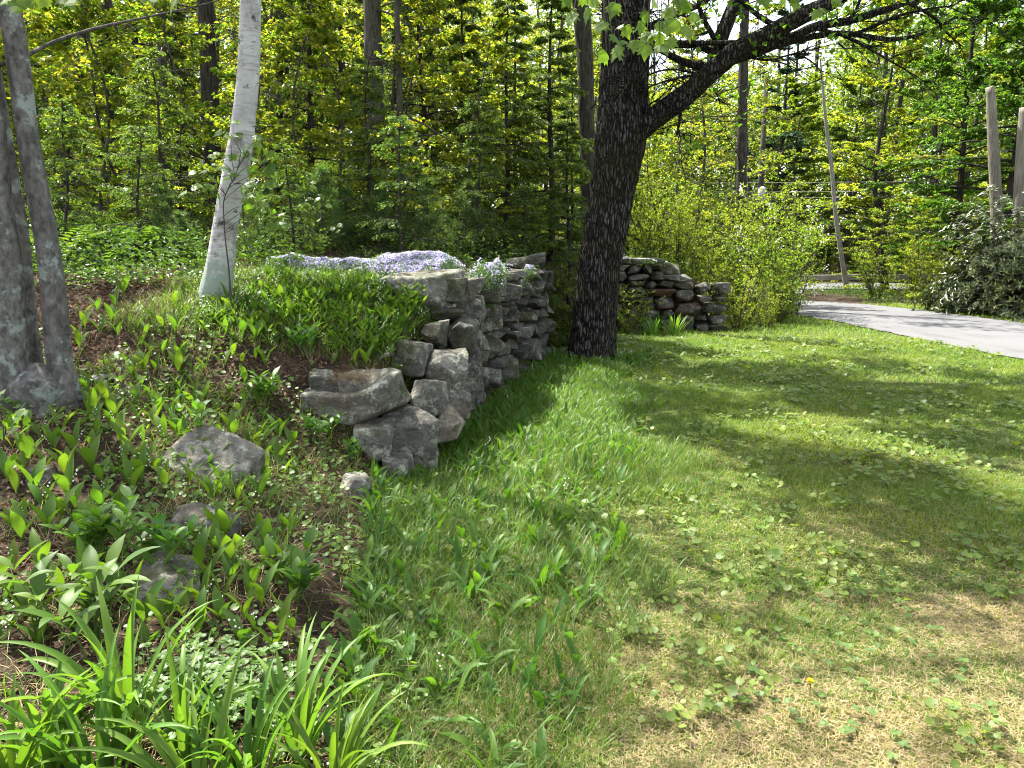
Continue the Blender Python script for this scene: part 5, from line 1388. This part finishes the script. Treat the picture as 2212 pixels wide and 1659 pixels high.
def tall_grass():
    r = np.random.default_rng(71); mb = MB()
    n = 62000; y = 1.8 + r.random(n) ** .8 * 9.6; w = I(y, [1.5, 3, 5, 7, 9, 11.8], [.7, 1.3, 1.9, 2.0, 1.5, .8]) * (1 + .4 * n2(y * 0, y, 1.4, 37)); x = wall_x(y) - .15 + r.random(n) ** 1.5 * w
    n2_ = 6500; y2 = 5.7 + r.random(n2_) * 1.7; x2 = wall_x(y2) - .2 - r.random(n2_) * 2.2
    n3 = 9000; y3 = 1.7 + r.random(n3) * 5.5; x3 = wall_x(y3) - r.random(n3) * 2.6; k3 = n2(x3, y3, 1.6, 74) > .15; x3, y3 = x3[k3], y3[k3]
    x = np.concatenate([x, x2, x3]); y = np.concatenate([y, y2, y3]); n = len(x)
    b = np.stack([x, y, H(x, y) - .005], 1)
    mb.add(*ribbons(b, r.uniform(0, 6.28, n), r.uniform(.07, .22, n), I(y, [2, 6, 12], [.003, .0045, .0075]) * r.uniform(.7, 1.3, n), r.uniform(.05, .7, n), r.uniform(.3, 1.9, n), 5, np.array([1, .95, .8, .55, .03]), 2))
    tag(mb.build('tall_grass', M['tallgrass'], None, False), 'longer grass along the foot of the near wall', 'grass', kind='stuff')
tall_grass()

def round_leaves(c, nrm, rad, notch=True):
    n = len(c); m = 9; a = np.linspace(.25, 2 * math.pi - .25, m)[None] + np.random.default_rng(1).uniform(0, 6.28, (n, 1))
    nrm = norm(nrm); u = norm(np.cross(nrm, np.array([.3, .9, .1]) + 0 * nrm)); w = np.cross(nrm, u)
    ring = c[:, None] + rad[:, None, None] * (np.cos(a)[..., None] * u[:, None] + np.sin(a)[..., None] * w[:, None] + .22 * nrm[:, None])
    V = np.concatenate([c[:, None], ring], 1); i = np.arange(n)[:, None] * (m + 1)
    F = np.concatenate([i + np.array([[0, k, k + 1]]) for k in range(1, m)]); return V.reshape(-1, 3), F

def weeds():
    r = np.random.default_rng(81); mb = MB()
    x, y = view_pts(r, 5200, 1.7, 14, .8); s = wall_x(y) - x
    k = (s < .2) & (r.random(len(x)) < np.clip(.35 + n2(x, y, 1.1, 82) * 1.3, .05, 1)) & ~in_drive(x, y); x, y = x[k], y[k]
    n = len(x); m = 7; cx = np.repeat(x, m) + r.normal(0, .05, n * m); cy = np.repeat(y, m) + r.normal(0, .05, n * m)
    hz = r.uniform(.015, .07, n * m); c = np.stack([cx, cy, H(cx, cy) + hz], 1)
    mb.add(*round_leaves(c, np.array([0, -.1, 1.0]) + r.normal(0, .35, c.shape), r.uniform(.008, .020, n * m) * I(cy, [2, 4, 8, 14], [1, 1.35, 1.7, 2.0])))
    tag(mb.build('violet_leaves', M['violet'], None, True), 'round-leaved violets scattered through the lawn', 'ground cover', kind='stuff')
    mb = MB(); cp = gq(470, 1520); n = 420; x = cp[0] + r.normal(0, .12, n); y = cp[1] + r.normal(0, .12, n)
    xx, yy = view_pts(r, 2600, 1.8, 9, .8); k = (wall_x(yy) - xx < -.4) & (n2(xx, yy, .8, 87) > .12); x = np.concatenate([x, xx[k]]); y = np.concatenate([y, yy[k]]); n = len(x)
    z = H(x, y) + r.uniform(.03, .13, n) * np.where(np.arange(n) < 420, 1, .4); C = np.repeat(np.stack([x, y, z], 1), 3, 0)
    a = np.repeat(r.uniform(0, 6.28, n), 3) + np.tile([0, 2.09, 4.19], n); C[:, 0] += np.cos(a) * .010; C[:, 1] += np.sin(a) * .010
    mb.add(*round_leaves(C, np.array([0, 0, 1.0]) + r.normal(0, .2, C.shape), np.full(len(C), .011)))
    tag(mb.build('clover', M['clover'], None, True), 'three-leaved clover patches by the daylilies and in the lawn', 'ground cover', kind='stuff')
weeds()

def bank_weeds():
    r = np.random.default_rng(83); mb = MB()
    n = 1500; y = 1.6 + r.random(n) * 6.5; x = wall_x(y) + .1 - r.random(n) * (2.6 + .2 * y); k = (n2(x, y, 1.3, 84) > -.05) & (x > -.75 * y - .5); x, y = x[k], y[k]; n = len(x)
    m = 8; cx = np.repeat(x, m) + r.normal(0, .06, n * m); cy = np.repeat(y, m) + r.normal(0, .06, n * m); hz = r.uniform(.02, .09, n * m)
    mb.add(*round_leaves(np.stack([cx, cy, H(cx, cy) + hz], 1), np.array([0, -.2, 1.0]) + r.normal(0, .4, (n * m, 3)), r.uniform(.008, .019, n * m)))
    tag(mb.build('bank_weeds', M['broad'], None, True), 'small round-leaved weeds scattered over the bank', 'ground cover', kind='stuff')
    mb = MB(); n = 420; y = 1.8 + r.random(n) * 5.6; x = wall_x(y) + .1 - r.random(n) ** 1.2 * 2.6; k = n2(x, y, 1.5, 85) > -.1; x, y = x[k], y[k]; n = len(x); m = 34
    b = np.stack([np.repeat(x, m), np.repeat(y, m)], 1) + r.normal(0, .03, (n * m, 2)); b = np.column_stack([b, H(b[:, 0], b[:, 1])])
    mb.add(*ribbons(b, r.uniform(0, 6.28, n * m), r.uniform(.06, .2, n * m), .0024, r.uniform(.3, 1.4, n * m), r.uniform(.2, 1.5, n * m), 4, np.array([1, 1, .7, .1]), 2))
    tag(mb.build('dry_grass', M['thatch'], None, False), 'tufts of dry straw-coloured grass on the bank', 'dry grass', kind='stuff')
bank_weeds()

def litter():
    r = np.random.default_rng(91); mb = MB()
    n = 80000; y = 1.4 + r.random(n) ** .7 * 11; x = wall_x(y) - r.random(n) ** .8 * (3.2 + y * .35)
    k = (x > -.78 * y - .8) & (r.random(n) < np.clip(.55 + .9 * n2(x, y, 1.1, 92), .1, 1)); x, y = x[k], y[k]; n = len(x)
    b = np.stack([x, y, H(x, y) + r.uniform(.001, .016, n)], 1); ax = r.normal(0, 1, b.shape); ax[:, 2] *= .25
    mb.add(*leaves(b, ax, np.array([0, 0, 1.0]) + r.normal(0, .4, b.shape), r.uniform(.022, .06, n), r.uniform(.012, .034, n), .35, .3))
    tag(mb.build('leaf_litter', M['litter'], None, False), 'brown fallen leaves covering the bank', 'leaf litter', kind='stuff')
    mb = MB(); n = 34000; y = 1.4 + r.random(n) ** .7 * 6.6; x = wall_x(y) + .1 - r.random(n) * 3.4
    k = (x > -.78 * y - .6) & (r.random(n) < np.clip(.5 + n2(x, y, 1.4, 93), .1, 1)); x, y = x[k], y[k]; n = len(x)
    cp = at(352, 386, 5.42); m = 700; xs = cp[0] + r.normal(0, .07, m); ys = cp[1] + r.normal(0, .05, m)
    b = np.concatenate([np.stack([x, y, H(x, y) + r.uniform(.003, .02, n)], 1), np.stack([xs, ys, cp[2] + .06 + r.uniform(-.02, .03, m)], 1)]); n = len(b)
    mb.add(*ribbons(b, r.uniform(0, 6.28, n), r.uniform(.05, .14, n), .0022, r.uniform(1.2, 1.65, n), r.uniform(-.3, .5, n), 3, np.array([1, 1, .3]), 2))
    tag(mb.build('pine_needles', M['needle'], None, False), 'brown pine needles strewn over the bank and slab', 'needles', kind='stuff')
litter()

# small single things on the ground
def stick(pa, pb, r0, label, mat='pale_bark', name='stick', cat='stick', up=.0):
    A = gq(*pa); B = gq(*pb); P = smooth_path(np.array([A, (A + B) / 2 + [0.01, .015, .008], B]), 12); P[:, 2] = H(P[:, 0], P[:, 1]) + r0 * .8 + up
    b = P[0].copy(); v, f = rough_tube(P - b, np.linspace(r0, r0 * .5, 12), 10, .12, 3, 9, 4); o = MB().add(v, f).build(name, M[mat]); o.location = b
    return tag(o, label, cat)
stick((200, 832), (245, 822), .028, 'short pale log piece lying right of the beech foot', 'pale_bark', 'log', 'log', .01)
stick((2190 - 530, 905), (1690, 915), .008, 'short grey stick on the shaded lawn', 'grey_bark')
stick((1582, 1511), (1612, 1509), .006, 'short white-grey stick lying on the sunlit near lawn', 'pale_bark')
stick((262, 1112), (210, 1128), .004, 'thin straw-pale twig on the leaf litter', 'pale_bark')
stick((990, 1598), (1090, 1545), .003, 'long thin tan stalk lying at the lawn edge', 'thatch' if False else 'pale_bark')
p = gq(1190, 1615); mb = MB(); r = np.random.default_rng(3); n = 46
mb.add(*ribbons(np.zeros((n, 3)) + r.normal(0, .004, (n, 3)) + [0, 0, .014], r.uniform(2.2, 3.6, n), r.uniform(.07, .11, n), .0022, r.uniform(1.35, 1.6, n), .05, 3, np.array([1, 1, .3]), 2))
o = mb.build('needle_tuft', M['needle']); o.location = p; tag(o, 'fan of rusty pine needles lying on the near lawn', 'needle tuft')
p = gq(1748, 1501); d = thing('dandelion', 'yellow dandelion flower in the near lawn', 'dandelion', p)
mb = MB(); n = 60; r = np.random.default_rng(3); a = r.uniform(0, 6.28, n)
mb.add(*leaves(np.zeros((n, 3)) + [0, 0, .05], np.stack([np.cos(a), np.sin(a), r.uniform(.1, 1.5, n)], 1), np.array([0, 0, 1.0]) + np.zeros((n, 3)), .016, .005)); mb.build('bloom', M['yellow'], d, False)
MB().add(*tubes(np.array([[0, 0, 0], [.002, 0, .03], [0, 0, .05]]), np.full(3, .002), 6)).build('stem', M['stem'], d)

hz_ = MB(); v, f = [], []
V = np.array([(x, y, z) for x in (-170, 170) for y in (-30, 190) for z in (-2, 40)], float)
hz_.add(V, np.array([(0, 1, 3, 2), (4, 6, 7, 5), (0, 4, 5, 1), (2, 3, 7, 6), (0, 2, 6, 4), (1, 5, 7, 3)]))
mh, nt, nodes, links = newmat('thin_haze')
pv = N(nt, 'ShaderNodeVolumePrincipled'); pv.inputs['Color'].default_value = (.9, .93, 1, 1); pv.inputs['Density'].default_value = HAZE; pv.inputs['Anisotropy'].default_value = .2
oo = N(nt, 'ShaderNodeOutputMaterial'); links.new(pv.outputs[0], oo.inputs['Volume'])
if HAZE: tag(hz_.build('haze', mh, None, False), 'thin summer haze lightening the far woods', 'haze', kind='stuff')

# ------------------------------------------------------------------ camera and light
cam = bpy.data.cameras.new('camera'); co = bpy.data.objects.new('camera', cam); COL.objects.link(co)
co.location = CAM; co.rotation_euler = (math.pi / 2 - PITCH, 0, 0)
cam.sensor_width = 36; cam.lens = 36 * FPX / 1024; cam.clip_start = .05; cam.clip_end = 1000
sc.camera = co

SUN_EL, SUN_AZ = R(60), R(-46)   # azimuth from +Y towards +X
S = Vector((math.sin(SUN_AZ) * math.cos(SUN_EL), math.cos(SUN_AZ) * math.cos(SUN_EL), math.sin(SUN_EL)))
sl_ = bpy.data.lights.new('sun', 'SUN'); sl_.energy = 5.0; sl_.angle = R(.5); sl_.color = (1, .95, .86)
so = bpy.data.objects.new('sun', sl_); COL.objects.link(so); so.rotation_euler = S.to_track_quat('Z', 'Y').to_euler(); so.location = (0, 0, 30)
w = bpy.data.worlds.new('World'); sc.world = w; w.use_nodes = True
nt = w.node_tree; bg = nt.nodes['Background']; sky = nt.nodes.new('ShaderNodeTexSky'); sky.sky_type = 'NISHITA'; sky.sun_disc = False
sky.sun_elevation = SUN_EL; sky.sun_rotation = SUN_AZ; sky.air_density = 1; sky.dust_density = 2.0; sky.ozone_density = 1
hs = nt.nodes.new('ShaderNodeHueSaturation'); hs.inputs['Saturation'].default_value = .38; nt.links.new(sky.outputs[0], hs.inputs['Color']); nt.links.new(hs.outputs[0], bg.inputs[0]); bg.inputs[1].default_value = .135

sc.view_settings.view_transform = 'Standard'; sc.view_settings.look = 'None'; sc.view_settings.gamma = 1
sc.view_settings.exposure = 2.15
sc.render.engine = 'CYCLES'
cy = sc.cycles
cy.max_bounces = 8; cy.diffuse_bounces = 4; cy.glossy_bounces = 2; cy.transmission_bounces = 5; cy.transparent_max_bounces = 4
cy.caustics_reflective = False; cy.caustics_refractive = False
cy.sample_clamp_indirect = 6
cy.use_denoising = True
cy.pixel_filter_type = 'BLACKMAN_HARRIS'; cy.filter_width = 1.1
try: cy.denoiser = 'OPENIMAGEDENOISE'
except Exception: pass
